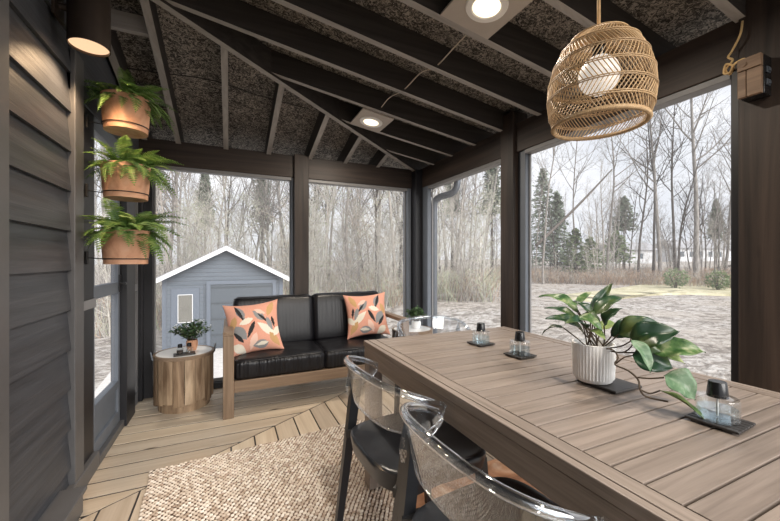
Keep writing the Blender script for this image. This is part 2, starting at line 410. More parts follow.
def copy_tree(o, parent=None):
    c = o.copy(); COL.objects.link(c)
    if parent is not None: c.parent = parent
    for ch in [x for x in bpy.data.objects if x.parent == o]: copy_tree(ch, c)
    return c
NTRIM = [0]
def trim(mb, mat, label, cat='post', angle=None):
    NTRIM[0] += 1
    o = mb.build('trim_%d' % NTRIM[0], mat, None, angle=angle)
    return tag(o, label, cat, None, 'structure')
def struct(name, mb, mat, label, cat):
    return tag(mb.build(name, mat), label, cat, None, 'structure')

# ------------------------------------------------------------------ room shell
XL, XR, YB = -0.70, 2.00, 3.60         # house wall, right beam face, back beam face
ZB, ZT = 2.01, 2.21                    # beam bottom / top
SR, SB = 0.15, 0.25                    # roof slopes
def zr(x): return ZT + SR * (XR - x)
def zb(y): return ZT + SB * (YB - y)
def hipy(x): return YB - SR / SB * (XR - x)

# floor: boards along X behind the mitre, along Y in front of it
SEAM0, SEAM1 = (-1.0, 1.81), (2.2, 3.84)
def seam_y(x): return SEAM0[1] + (x - SEAM0[0]) * (SEAM1[1] - SEAM0[1]) / (SEAM1[0] - SEAM0[0])
def seam_x(y): return SEAM0[0] + (y - SEAM0[1]) * (SEAM1[0] - SEAM0[0]) / (SEAM1[1] - SEAM0[1])
BW, GAP = 0.142, 0.010
fl = MB(); fl.cur = 0
y = YB + 0.16
while y > 1.2:
    y0, y1 = y - BW + .017, y
    xa, xb = seam_x(y0) , seam_x(y1)
    xe0, xe1 = min(2.2, xa - GAP), min(2.2, xb - GAP)
    if xe0 > -0.98:
        if xe1 < -0.98: xe1 = -0.98
        # butt joints
        cuts = [-0.98]
        p = [(-0.98, y0), (xe0, y0), (xe1, y1), (-0.98, y1)]
        z0, z1 = -0.03, 0.0
        fl.hexa([(q[0], q[1], z0) for q in p] + [(q[0], q[1], z1) for q in p])
    y -= BW
fl.cur = 1
x = -0.98
while x < 2.2:
    x0, x1 = x, x + BW - GAP
    p = [(x0, -1.6), (x1, -1.6), (x1, seam_y(x1) - GAP), (x0, seam_y(x0) - GAP)]
    fl.hexa([(q[0], q[1], -0.03) for q in p] + [(q[0], q[1], 0.0) for q in p])
    x += BW
struct('floor', fl, [M['deck_x'], M['deck_y']], 'pale pine deck boards meeting at a mitred seam', 'floor')
ub = MB(); ub.box(-0.975, 2.195, -1.59, YB + 0.155, -0.30, -0.0045)  # slab reaches up into the board gaps; its dark colour paints their shade
struct('trim_50', ub, M['slate'], 'framing slab under the porch deck, dark colour painting shade into the board gaps', 'trim')

# ceiling sheathing (two sloped planes above the rafters), thickness included
RD = 0.14
ce = MB(); e = RD + 0.02
xo, yo = XR + 0.45, YB + 0.45
hx = XL - 0.25
A = (xo, -1.2); B = (xo, hipy(xo)); Cc = (hx, hipy(hx)); D = (hx, -1.2)
def rp(p): return (p[0], p[1], zr(p[0]) + e)
q = [rp(A), rp(B), rp(Cc), rp(D)]
ce.hexa(q + [(a, b, c + 0.03) for a, b, c in q])
B2 = (xo, yo); C2 = (hx, yo)
def bp(p): return (p[0], p[1], zb(p[1]) + e)
q = [bp((xo, hipy(xo))), bp((xo, yo)), bp((hx, yo)), bp((hx, hipy(hx)))]
ce.hexa(q + [(a, b, c + 0.03) for a, b, c in q])
struct('ceiling', ce, M['osb'], 'dark strand board roof sheathing above the rafters', 'ceiling')

# beams
b = MB(); b.box(XL - 0.1, XR + 0.14, YB, YB + 0.14, ZB, ZT + 0.02, 0.004); trim(b, M['beam_x'], 'dark stained beam over the back screens', 'beam')
b = MB(); b.box(XR, XR + 0.14, -1.2, YB - 0.002, ZB, ZT + 0.02, 0.004); trim(b, M['beam_y'], 'dark stained beam over the right screens', 'beam')
b = MB(); b.box(XL - 0.14, XL - 0.0, 2.20, YB - 0.002, ZB, ZT + 0.35, 0.004); trim(b, M['siding'], 'dark header above the screen door', 'beam')
# common rafters of the right slope
nk = 0
for yy in (1.83, 1.47, 1.11, 0.75, 0.39, 0.03, -0.33, -0.69, 2.19, 2.55, 2.91, 3.25):
    xe = XL if yy < 1.95 else XR - (YB - yy) * SB / SR
    b = MB(); x0, x1 = xe, XR + 0.40
    b.hexa([(x0, yy - .019, zr(x0)), (x1, yy - .019, zr(x1)), (x1, yy + .019, zr(x1)), (x0, yy + .019, zr(x0)),
            (x0, yy - .019, zr(x0) + RD + .015), (x1, yy - .019, zr(x1) + RD + .015), (x1, yy + .019, zr(x1) + RD + .015), (x0, yy + .019, zr(x0) + RD + .015)])
    b.mi[0] = 1; trim(b, [M['rafter_x'], M['edge_x']], 'rafter of the slope above the dining table', 'rafter')
for xx in (-0.66, -0.41, -0.03, 0.345, 0.745, 1.115, 1.49):
    ye = hipy(xx); b = MB(); y0, y1 = ye, YB + 0.40
    w = 0.021
    b.hexa([(xx - w, y0, zb(y0)), (xx + w, y0, zb(y0)), (xx + w, y1, zb(y1)), (xx - w, y1, zb(y1)),
            (xx - w, y0, zb(y0) + RD + .015), (xx + w, y0, zb(y0) + RD + .015), (xx + w, y1, zb(y1) + RD + .015), (xx - w, y1, zb(y1) + RD + .015)])
    b.mi[0] = 1; trim(b, [M['rafter_y'], M['edge_y']], 'rafter of the slope above the sofa', 'rafter')
b = MB()
hd = Vector((SB, SR, 0)).normalized(); hn = Vector((-hd.y, hd.x, 0)) * 0.022
p0 = Vector((XR + 0.4, hipy(XR + 0.4), 0)); p1 = Vector((XL - 0.0, hipy(XL), 0))
z0, z1 = zr(p0.x) - 0.02, zr(p1.x) - 0.02
q = [p0 - hn, p0 + hn, p1 + hn, p1 - hn]; zz = [z0, z0, z1, z1]
b.hexa([(v.x, v.y, z) for v, z in zip(q, zz)] + [(v.x, v.y, z + RD + .03) for v, z in zip(q, zz)])
b.mi[0] = 1; trim(b, [M['rafter_x'], M['edge_x']], 'diagonal hip rafter running up from the far corner', 'rafter')
for yy, xa, xb in ((2.5, -0.64, -0.431), (3.12, -0.64, -0.431)):
    b = MB(); b.box(xa, xb, yy - .018, yy + .018, zb(yy) + 0.03, zb(yy) + RD - 0.01); trim(b, M['edge_x'], 'short blocking between two rafters', 'blocking')

# posts
def post(x0, x1, y0, y1, label, mat='beam_z', z1=ZT + 0.03, z0=0.0):
    b = MB(); b.box(x0, x1, y0, y1, z0, z1, 0.004); trim(b, M[mat], label, 'post')
post(0.585, 0.728, YB - 0.03, YB + 0.11, 'dark post between the two back screens')
post(0.562, 0.584, YB + 0.02, YB + 0.10, 'narrow jamb beside the back post', 'outer_grey', ZB)
post(1.865, 1.91, YB + 0.0, YB + 0.12, 'grey jamb at the far corner', 'outer_grey', ZB)
post(1.915, 2.06, YB - 0.10, YB + 0.10, 'dark corner post at the far corner', 'black', ZT)
post(2.00, 2.05, 3.385, 3.495, 'grey outer jamb beside the far corner post', 'outer_grey', ZB)
post(1.975, 2.12, 2.06, 2.20, 'dark post between the two right screens', 'beam_z', ZT + 0.12)
post(2.02, 2.08, 2.041, 2.058, 'black strip painted as the shaded gap beside the right post', 'black', ZB)  # black strip puts the shade of the open gap into colour
post(2.02, 2.06, 1.982, 2.04, 'grey outer board beside the right post', 'outer_grey', ZB)
post(1.985, 2.15, 0.55, 0.755, 'wide dark post at the near right', 'beam_z', ZT + 0.2)
post(2.01, 2.13, 0.757, 0.79, 'narrow jamb beside the near right post', 'black', ZB)
# left wall beyond the house corner
LY = [2.20, 2.35, 2.53, 2.93, 3.03, 3.33, 3.40]
post(XL - 0.06, XL + 0.015, 2.20, 2.315, 'grey corner trim at the end of the siding', 'grey_trim', ZB + 0.2)
post(XL - 0.10, XL - 0.005, 2.317, 2.53, 'black post behind the hanging pots', 'black', ZB)
b = MB(); b.box(XL - 0.004, XL + 0.006, 2.317, 2.53, 0.915, 0.965, .002); trim(b, M['frame_grey'], 'grey rail across the black post', 'rail')
post(XL - 0.06, XL + 0.035, 3.06, 3.30, 'black post beside the screen door', 'black', ZB)
post(XL - 0.05, XL + 0.035, 3.545, 3.598, 'black corner post at the back left', 'black', ZB)
post(XL - 0.02, XL + 0.10, YB, YB + 0.08, 'black jamb of the left back screen', 'black', ZB)

# house wall: lap siding
w = MB()
zc = -0.02; k = 0
while zc < 2.75:
    zt = zc + 0.192
    w.hexa([(XL - .05, 1.60, zc), (XL, 1.60, zc), (XL, 2.205, zc), (XL - .05, 2.205, zc),
            (XL - .05, 1.60, zt + .012), (XL - .019, 1.60, zt + .012), (XL - .019, 2.205, zt + .012), (XL - .05, 2.205, zt + .012)])
    zc = zt
w.box(XL - 0.12, XL - 0.04, -1.2, 2.2, -0.02, 2.75)
struct('wall_left', w, M['siding'], 'charcoal lap siding of the house', 'wall')
b = MB(); b.box(XL - 0.04, XL + 0.022, 1.25, 1.62, -0.02, 2.62, 0.003); trim(b, M['grey_trim'], 'wide charcoal trim board beside the siding', 'trim')
bb = MB()
bb.box(XL - 0.02, XL + 0.075, -1.2, 2.10, 0.0, 0.10, 0.003)
bb.box(XL - 0.02, XL + 0.088, -1.2, 2.11, 0.10, 0.118, 0.003)
bb.box(XL - 0.02, XL + 0.02, 2.11, 2.535, 0.0, 0.09, 0.003)
tag(bb.build('baseboard_left', M['grey_trim']), 'grey base trim with a ledge under the siding', 'baseboard', None, 'structure')

# screened windows: frame + screen
def window(n, axis, a0, a1, c, z0, z1, label, lead=0.03, rail=None):
    """axis x: wall plane y=c ; axis y: wall plane x=c"""
    f = MB()
    def bx(u0, u1, w0, w1, t0=-.02, t1=.02):
        if axis == 'x': f.box(u0, u1, c + t0, c + t1, w0, w1, 0.003)
        else: f.box(c + t0, c + t1, u0, u1, w0, w1, 0.003)
    bx(a0, a1, z1 - lead, z1, -.052, .02); bx(a0, a1, z0, z0 + lead, -.008, .008)
    bx(a0, a0 + lead * .4, z0 + lead, z1 - lead, -.008, .008); bx(a1 - lead * .4, a1, z0 + lead, z1 - lead, -.008, .008)
    fo = f.build('window_%d' % n, M['frame_grey']); tag(fo, label, 'window', None, 'structure')
    s = MB()
    if axis == 'x': s.add([(a0, c, z0), (a1, c, z0), (a1, c, z1), (a0, c, z1)], [(0, 1, 2, 3)])
    else: s.add([(c, a0, z0), (c, a1, z0), (c, a1, z1), (c, a0, z1)], [(0, 1, 2, 3)])
    s.build('insect_screen', M['screen'], fo)
    return fo
window(1, 'x', -0.60, 0.562, YB + 0.06, 0.055, ZB, 'screened opening looking out on the shed')
window(2, 'x', 0.728, 1.865, YB + 0.06, 0.055, ZB, 'screened opening behind the right half of the sofa')
window(3, 'y', 2.202, 3.385, XR + 0.06, 0.055, ZB, 'screened opening between far corner and right post')
window(4, 'y', 0.79, 1.98, XR + 0.06, 0.055, ZB, 'large screened opening beside the dining table')
b = MB(); b.box(-0.62, XR + 0.14, YB + 0.01, YB + 0.13, 0.0, 0.055, .003); trim(b, M['black'], 'black sill under the back screens', 'sill')
b = MB(); b.box(XR, XR + 0.13, 0.79, YB - 0.10, 0.0, 0.055, .003); trim(b, M['black'], 'black sill under the right screens', 'sill')

# screen door on the left
dr = MB()
c0, c1 = XL - 0.045, XL - 0.005
dr.box(c0, c1, 2.531, 2.545, 0.05, ZB, .003); dr.box(c0, c1, 3.015, 3.055, 0.05, ZB, .003)
dr.box(c0, c1, 2.545, 3.015, 0.955, 1.03, .003); dr.box(c0, c1, 2.545, 3.015, 1.93, ZB, .003)
dr.box(c0, c1, 2.545, 3.015, 0.05, 0.13, .003); dr.box(c0, c1, 2.545, 3.015, 0.30, 0.345, .003)
dr.box(c0 + .015, c1 - .015, 2.545, 3.015, 0.13, 0.30)
do = dr.build('door_1', M['outer_grey']); tag(do, 'grey screen door with a middle rail behind the pots', 'door', None, 'structure')
s = MB(); s.add([(c0 + .02, 2.545, .345), (c0 + .02, 3.015, .345), (c0 + .02, 3.015, .955), (c0 + .02, 2.545, .955)], [(0, 1, 2, 3)])
s.add([(c0 + .02, 2.545, 1.03), (c0 + .02, 3.015, 1.03), (c0 + .02, 3.015, 1.93), (c0 + .02, 2.545, 1.93)], [(0, 1, 2, 3)])
s.build('insect_screen', M['screen'], do)
h = MB(); h.tube([(c1, 3.035, 1.02), (c1 + .04, 3.035, 1.02), (c1 + .045, 2.97, 1.02)], .009, 8); h.box(c1, c1 + .008, 3.02, 3.05, .96, 1.08, .003)
h.build('door_handle', M['black'], do)
t = MB(); t.box(XL - 0.08, XL + 0.02, 2.535, 3.06, 0.0, 0.05, .003); trim(t, M['grey_trim'], 'grey threshold under the screen door', 'threshold')
# narrow panel between the door post and the corner
f = MB()
f.box(XL - .03, XL + .005, 3.302, 3.325, .0, ZB); f.box(XL - .03, XL + .005, 3.52, 3.543, .0, ZB)
f.box(XL - .03, XL + .005, 3.325, 3.52, .93, .985); f.box(XL - .03, XL + .005, 3.325, 3.52, .0, .09)
f.cur = 1; f.box(XL - .03, XL - .015, 3.325, 3.52, .09, ZB)
fo = f.build('window_5', [M['frame_grey'], M['black']]); tag(fo, 'narrow black panel with grey rails in the back left corner', 'window', None, 'structure')

# ------------------------------------------------------------------ dining table
TZ = 0.76; TX0, TX1, TY0, TY1 = 0.641, 1.593, -0.40, 1.742
tb = empty('dining_table', ((TX0 + TX1) / 2, (TY0 + TY1) / 2, 0))
tag(tb, 'long weathered grey-brown slatted wooden dining table on the jute and cowhide rugs', 'table')
ox, oy = tb.location.x, tb.location.y
def tl(x0, x1, y0, y1, z0, z1, mb, bev=.003): mb.box(x0 - ox, x1 - ox, y0 - oy, y1 - oy, z0, z1, bev)
BD = 0.066
m = MB(); y = TY1
while y > TY0 + .02:
    y0 = max(y - 0.0585, TY0)
    tl(TX0 + BD + .004, TX1 - BD - .004, y0, y, TZ - .024, TZ - 0.001, m, .0015); y -= 0.0638
m.build('tabletop', M['table_x'], tb)
def tpart(name, mat, *a):
    m = MB(); tl(*a, m, .003); m.build(name, M[mat], tb)
for x0, x1 in ((TX0, TX0 + .022), (TX0 + .0255, TX0 + BD), (TX1 - BD, TX1 - .0255), (TX1 - .022, TX1)): tpart('border_board', 'table_y', x0, x1, TY0, TY1, TZ - .03, TZ)
for x0, x1 in ((TX0 + .003, TX0 + .028), (TX1 - .028, TX1 - .003)): tpart('apron', 'table_y', x0, x1, TY0 + .003, TY1 - .003, TZ - .108, TZ - .031)
for y0, y1 in ((TY0 + .003, TY0 + .028), (TY1 - .028, TY1 - .003)): tpart('apron', 'table_x', TX0 + .028, TX1 - .028, y0, y1, TZ - .108, TZ - .031)
for yy in (0.2, 0.75, 1.25): tpart('cross_rail', 'table_x', TX0 + .03, TX1 - .03, yy, yy + .03, TZ - .09, TZ - .031)
LG = 0.072
for x0 in (TX0 + .004, TX1 - .004 - LG):
    for y0 in (TY0 + .004, TY1 - .004 - LG):
        m = MB(); tl(x0, x0 + LG, y0, y0 + LG, 0.014, TZ - .031, m, .004); m.build('leg', M['table_z'], tb)

# ------------------------------------------------------------------ clear-backed chairs (facing +X in their own frame)
def smooth_poly(pts, n=6):
    out = []
    P = [Vector(p) for p in pts]
    for i in range(len(P) - 1):
        p0 = P[max(i - 1, 0)]; p1 = P[i]; p2 = P[i + 1]; p3 = P[min(i + 2, len(P) - 1)]
        for k in range(n):
            t = k / n
            out.append(0.5 * ((2 * p1) + (-p0 + p2) * t + (2 * p0 - 5 * p1 + 4 * p2 - p3) * t * t + (-p0 + 3 * p1 - 3 * p2 + p3) * t ** 3))
    out.append(P[-1]); return out
def make_chair(label):
    root = empty('clear_back_chair'); tag(root, label, 'chair', 'clear-backed chairs around the dining table')
    half = [(-.245, 0, .765), (-.240, .09, .763), (-.222, .17, .757), (-.185, .228, .746), (-.13, .257, .728), (-.08, .262, .708), (-.04, .257, .690)]
    rim = smooth_poly([(x, -y, z) for x, y, z in half[::-1]] + half[1:], 5)
    N = len(rim)
    # lower edge of the clear band
    low = []
    for i, p in enumerate(rim):
        a = abs(2 * i / (N - 1) - 1)
        drop = 0.150 * (1 - a ** 2.6) + 0.012
        k = min(1, drop / .15)
        low.append(Vector((p.x + .030 * k, p.y * (1 - .05 * k), p.z - drop)))
    b = MB(); th = 0.006
    vs = []; fs = []
    nv = 6
    for side in (0, 1):
        for i in range(N):
            t = rim[min(i + 1, N - 1)] - rim[max(i - 1, 0)]; nrm = Vector((-t.y, t.x, 0)).normalized() * (th * (side - .5))
            for j in range(nv):
                vs.append(rim[i].lerp(low[i], j / (nv - 1)) + nrm)
    S = N * nv
    for i in range(N - 1):
        for j in range(nv - 1):
            a, c_, d, e_ = i * nv + j, i * nv + j + 1, (i + 1) * nv + j + 1, (i + 1) * nv + j
            fs.append((a, e_, d, c_)); fs.append((S + a, S + c_, S + d, S + e_))
        fs.append((i * nv + nv - 1, (i + 1) * nv + nv - 1, S + (i + 1) * nv + nv - 1, S + i * nv + nv - 1))
        fs.append((i * nv, S + i * nv, S + (i + 1) * nv, (i + 1) * nv))
    b.add(vs, fs)
    back = b.build('backrest', M['acrylic'], root, angle=40)
    r = MB(); rads = [0.0135 - .003 * abs(2 * i / (N - 1) - 1) for i in range(N)]
    r.tube(rim, rads, 10); r.tube(low, 0.0035, 6)
    ro = r.build('rim', M['acrylic_rim'], back, smooth=True)
    # seat: dished shell with rounded corners and a deep edge
    s = MB(); n = 40
    def outline(t, k=1.0):
        a = 2 * PI * t; ex = 2 / 4.2
        cx, sy = math.cos(a), math.sin(a)
        x = .225 * math.copysign(abs(cx) ** ex, cx); yv = .225 * math.copysign(abs(sy) ** ex, sy)
        yv *= 1 + .06 * x / .225
        return x * k + .0, yv * k
    rings = []
    for k, z in ((.0, .452), (.35, .453), (.7, .457), (.88, .464), (.97, .468), (1.0, .462), (1.0, .445), (.97, .405), (.90, .400), (.6, .415), (.0, .42)):
        ring = []
        for i in range(n):
            x, yv = outline(i / n, k)
            zz = z + (.012 * (x / .225) ** 2 * (1 if x > 0 else -0.3) * -1 if z > .43 else 0)
            ring.append((x, yv, zz))
        rings.append(ring)
    s.add([p for r_ in rings for p in r_], [(j * n + i, j * n + (i + 1) % n, (j + 1) * n + (i + 1) % n, (j + 1) * n + i) for j in range(len(rings) - 1) for i in range(n)])
    s.build('seat', M['seat_grey'], root, angle=50)
    for sy in (-1, 1):
        l = MB(); l.bar((-.150, sy * .236, .655), (-.245, sy * .222, .0), .034, .044, (1, 0, 0), .024, .026)
        l.build('leg', M['chair_black'], root)
        l = MB(); l.bar((.175, sy * .185, .43), (.21, sy * .215, .0), .032, .04, (1, 0, 0), .022, .024)
        l.build('leg', M['chair_black'], root)
        k = MB(); k.cur = 0
        # clear socket joining the band to the back leg
        pr = [(0, .0), (.012, .012), (.018, .04), (.012, .085), (.002, .12)]
        c0 = Vector((-.163, sy * .250, .575))
        k.lathe([(0, 0), (.022, .004), (.028, .045), (.018, .10), (.0, .15)], c0, 6, 1.2, .75)
        k.build('socket', M['acrylic_rim'], root)
        a = MB(); a.bar((-.20, sy * .224, .43), (-.16, sy * .2, .43), .03, .03); a.bar((-.17, sy * .228, .425), (.17, sy * .192, .425), .02, .03)
        a.build('side_rail', M['chair_black'], root)
    return root
ch = make_chair('clear-backed black chair on the long table side, farther from us, over the jute rug')
ch.location = (0.668, 1.235, .014); ch.rotation_euler = (0, 0, R(3))
c2 = copy_tree(ch); c2.location = (0.652, 0.676, .014); c2.rotation_euler = (0, 0, R(2))
c2['label'] = 'clear-backed black chair nearest us on the long side of the table'
c3 = copy_tree(ch); c3.location = (1.29, 2.00, .0); c3.rotation_euler = (0, 0, R(-90))
c3['label'] = 'clear-backed chair at the head of the table, beside the sofa arm'

# ------------------------------------------------------------------ things on the table
def rounded_slats(mb, w, d, h, n):
    for i in range(n):
        a = -w / 2 + w * i / n
        mb.box(a + .001, a + w / n - .001, -d / 2, d / 2, 0, h, .0015)
def coaster(loc, rz, label, w=.100, slatted=True):
    o = MB()
    if slatted:
        rounded_slats(o, w, w, .006, 6)
        for yy in (-w * .3, w * .3): o.box(-w / 2 + .003, w / 2 - .003, yy - .008, yy + .008, -.004, .001)
    else: o.box(-w / 2, w / 2, -w / 2, w / 2, -.004, .006, .003)
    c = o.build('coaster', M['slate']); c.location = (loc[0], loc[1], loc[2] + .004); c.rotation_euler = (0, 0, rz)
    return tag(c, label, 'coaster', 'dark coasters on the dining table')
def bottle(loc, label, sc=1.0):
    root = empty('glass_bottle', loc); tag(root, label, 'bottle', 'glass bottles on the dining table')
    g = MB(); g.lathe([(0, .0), (.040, .0), (.0435, .003), (.044, .052), (.042, .057), (.024, .061), (.022, .063), (.022, .066)], n=36)
    g.build('glass_body', M['glass'], root, angle=40)
    l = MB(); l.lathe([(0, .005), (.039, .005), (.0405, .008), (.0405, .030), (0, .030)], n=36)
    l.build('liquid', M['liquid'], root, angle=40)
    c = MB(); c.lathe([(0, .058), (.0225, .058), (.0225, .060), (.0185, .096), (.0175, .097), (0, .097)], n=32)
    c.build('cap', M['cap_black'], root, angle=40)
    s = MB(); s.tube([(0, 0, .008), (0, 0, .062)], .0025, 8); s.build('wick_tube', M['white_plastic'], root)
    root.scale = (sc, sc, sc)
    return root
ck1 = coaster((1.145, 1.415, TZ), R(4), 'slatted dark coaster under the bottle closest to the sofa')
bottle((1.145, 1.415, TZ + .0105), 'small glass bottle with black cap closest to the sofa, on a slatted coaster')
coaster((1.160, 1.17, TZ), R(4), 'slatted dark coaster under the bottle between sofa-end bottle and plant')
bottle((1.160, 1.17, TZ + .0105), 'small glass bottle with black cap standing second from the sofa, before the plant')
coaster((1.152, .475, TZ), R(4), 'slatted dark coaster beneath the big bottle by the trailing plant', .108)
bottle((1.150, .478, TZ + .0105), 'glass bottle with black cap at the tips of the trailing plant, nearest us')
coaster((1.165, .775, TZ), R(0), 'plain dark coaster sticking out under the white fluted pot', .135, False)

PX, PY = 1.136, 0.810
pl = empty('potted_plant', (PX, PY, TZ + .0105)); tag(pl, 'trailing big-leaved green plant in a fluted white pot on the dining table', 'plant')
p = MB(); n = 120
prof = [(0, 0), (.050, 0), (.056, .004), (.0585, .012), (.0615, .014), (.0655, .12), (.0655, .128), (.061, .129), (.058, .12), (.055, .105), (0, .105)]
vs = []; fs = []
for j, (r, z) in enumerate(prof):
    for k in range(n):
        a = 2 * PI * k / n
        rr = r + (0.0016 * math.cos(a * 40) if 4 <= j <= 5 else 0)
        vs.append((rr * math.cos(a), rr * math.sin(a), z))
for j in range(len(prof) - 1):
    for k in range(n): fs.append((j * n + k, j * n + (k + 1) % n, (j + 1) * n + (k + 1) % n, (j + 1) * n + k))
p.add(vs, fs); p.build('pot', M['white_pot'], pl, angle=50)
s = MB(); s.lathe([(.0, .112), (.054, .108)], n=24); s.build('soil', M['soil'], pl)
PO = Vector(pl.location)
def bigleaf(b0, tip, width, mat, up=(0, 0, 1), curl=.15, fold=.22, name='leaf'):
    """pointed leaf between base and tip (world), with a folded midrib and drooping tip"""
    b0, tip = Vector(b0) - PO, Vector(tip) - PO
    d = tip - b0; L = d.length; d.normalize(); up = Vector(up); sd = d.cross(up).normalized(); u = sd.cross(d).normalized()
    m = MB(); nu, nv = 16, 9
    def fn(a, v):
        w = width * (math.sin(PI * min(1, a ** .72)) ** .85) * (1 - .15 * a) if 0 < a < 1 else 0.0
        q = (v - .5) * 2
        arch = math.sin(PI * a) * curl * L * .6 - a * a * .06 * L
        wave = .05 * width * math.sin(a * 13 + q * 2) * abs(q)
        return b0 + d * (a * L) + sd * (q * w * .5) + u * (arch + abs(q) * fold * w + wave)
    m.grid(lambda v, a: fn(a, v), nv, nu)
    o = m.build(name, mat, pl, smooth=True)
    md = o.modifiers.new('thick', 'SOLIDIFY'); md.thickness = .0008
    return o
cv = Vector((math.sin(YAW), math.cos(YAW), 0))
def L_(bp, bd, tp, td, w, mat, up=None, curl=.15, fold=.22):
    bigleaf(at(*bp, bd), at(*tp, td), w, mat, up or (-cv * .55 + Vector((0, 0, 1))), curl, fold)
LD, LV, LP, LL = M['leaf_dark'], M['leaf_varie'], M['leaf_pale'], M['leaf_lime']
L_((578, 313), 1.20, (539, 295), 1.30, .050, LV, curl=.25)
L_((579, 321), 1.18, (545, 307), 1.22, .034, LD, curl=.2)
L_((583, 333), 1.15, (547, 317), 1.14, .062, LD, curl=.2)
L_((563, 328), 1.24, (541, 334), 1.32, .028, LD, curl=.2)
L_((591, 313), 1.20, (613, 283), 1.22, .045, LD, up=(-cv + Vector((-.3, 0, .3))), curl=-.12)
L_((575, 306), 1.24, (592, 291), 1.30, .026, LV, curl=.1)
L_((594, 316), 1.18, (624, 296), 1.20, .052, LD, up=(-cv * .4 + Vector((0, 0, 1))), curl=.2)
L_((576, 318), 1.13, (604, 332), 1.08, .050, LV, curl=.25)
L_((580, 316), 1.16, (601, 330), 1.13, .062, LD, curl=.3)
L_((600, 330), 1.22, (616, 322), 1.26, .04, LL, curl=.1)
L_((611, 337), 1.16, (644, 317), 1.16, .060, LD, up=(-cv * .9 + Vector((0, 0, .6))), curl=.3)
L_((618, 335), 1.10, (664, 325), 1.06, .075, LD, up=(-cv * .9 + Vector((0, 0, .8))), curl=.3)
L_((630, 342), 1.06, (680, 331), 1.01, .085, LD, up=(-cv * .9 + Vector((0, 0, .7))), curl=.2)
L_((650, 352), 1.04, (706, 351), .98, .080, LV, up=(-cv * .7 + Vector((0, 0, .8))), curl=.15)
L_((645, 350), 1.08, (686, 363), 1.02, .05, LL, up=(-cv * .7 + Vector((0, 0, .8))), curl=.15)
L_((631, 340), 1.02, (652, 373), .97, .045, LP, up=(-cv + Vector((.2, 0, .4))), curl=.2)
L_((632, 356), 1.05, (674, 368), 1.01, .085, LD, up=(-cv + Vector((0, 0, .4))), curl=.2)
L_((664, 376), .96, (697, 400), .92, .088, LP, up=(-cv + Vector((.2, 0, .4))), curl=.22)
L_((660, 391), .985, (713, 425), .905, .036, LL, up=(-cv * .6 + Vector((.5, 0, .6))), curl=.12)
L_((592, 318), 1.17, (574, 301), 1.19, .045, LD, curl=.2)
L_((586, 328), 1.12, (566, 322), 1.08, .045, LD, curl=.25)
L_((604, 326), 1.14, (621, 308), 1.10, .05, LD, curl=.2)
L_((589, 331), 1.15, (606, 340), 1.10, .034, LL, curl=.2)
st = MB()
def stem_px(pts, r=.0022):
    st.tube(smooth_poly([at(x, y, d) - PO for x, y, d in pts], 4), r, 6)
base = (597, 349, 1.205)
for tip in ((578, 313, 1.20), (579, 321, 1.18), (583, 333, 1.15), (591, 313, 1.20), (594, 316, 1.18), (580, 316, 1.16), (600, 330, 1.22), (563, 328, 1.24), (575, 306, 1.24), (592, 318, 1.17), (586, 328, 1.12), (604, 326, 1.14)):
    bx = (596 + random.uniform(-10, 10), 349, 1.205 + random.uniform(-.02, .02))
    stem_px([bx, ((bx[0] + tip[0]) / 2 + 1, (bx[1] + tip[1]) / 2, (bx[2] + tip[2]) / 2), tip])
stem_px([(600, 349, 1.19), (608, 341, 1.17), (611, 337, 1.16)]); stem_px([(602, 349, 1.19), (612, 341, 1.13), (618, 335, 1.10)])
stem_px([(604, 349, 1.18), (620, 347, 1.10), (630, 342, 1.06)]); stem_px([(604, 350, 1.18), (622, 353, 1.09), (632, 346, 1.06), (631, 340, 1.02)])
stem_px([(598, 349, 1.18), (612, 350, 1.12), (618, 358, 1.08), (615, 365, 1.07), (628, 371, 1.03), (638, 380, 1.0), (640, 390, .985), (646, 397, .975), (662, 401, .955), (668, 402, .945)], .0026)
stem_px([(616, 364, 1.07), (624, 358, 1.06), (632, 356, 1.05)]); stem_px([(638, 378, 1.0), (650, 379, .98), (664, 378, .96)])
stem_px([(640, 390, .985), (650, 394, .985), (660, 391, .985)]); stem_px([(624, 353, 1.08), (638, 353, 1.05), (650, 352, 1.04)])
st.build('stem', M['stem'], pl, smooth=True)

# ------------------------------------------------------------------ rugs
rg = MB(); RW, RH = 1.55, 2.05
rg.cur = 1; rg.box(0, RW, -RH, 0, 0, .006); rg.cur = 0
rr_ = random.Random(8)
DX, DY = .024, .0155
nr = int(RH / DY)
for j in range(nr):
    for i in range(int(RW / DX) + 1):
        cx = (i + .5 * (j % 2)) * DX + rr_.gauss(0, .0012); cy_ = -(j + .5) * DY + rr_.gauss(0, .0008)
        cx += .004 * math.sin(j * .21); cy_ += .004 * math.sin(cx * 7)
        a_, b_, h_ = DX * rr_.uniform(.43, .52), DY * rr_.uniform(.40, .50), rr_.uniform(.006, .0105)
        tw = rr_.gauss(.1, .15); ct, st_ = math.cos(tw), math.sin(tw)
        vs = []
        for rad_, z in ((1.0, .003), (.72, .006 + h_ * .75)):
            for k in range(6):
                an = PI * k / 3; x, yv = a_ * rad_ * math.cos(an), b_ * rad_ * math.sin(an)
                vs.append((cx + x * ct - yv * st_, cy_ + x * st_ + yv * ct, z))
        vs.append((cx, cy_, .006 + h_))
        rg.add(vs, [(k, (k + 1) % 6, 6 + (k + 1) % 6, 6 + k) for k in range(6)] + [(6 + k, 6 + (k + 1) % 6, 12) for k in range(6)])
rug = rg.build('jute_rug', [M['jute'], M['jute_gap_shade']], None, smooth=True); rug.location = (-.398, 2.335, .001); rug.rotation_euler = (0, 0, R(4.5))
tag(rug, 'chunky woven beige jute rug on the pine deck', 'rug')
hd_ = MB(); n = 90; vs = []; fs = []
hc = Vector((1.14, .82, .0))
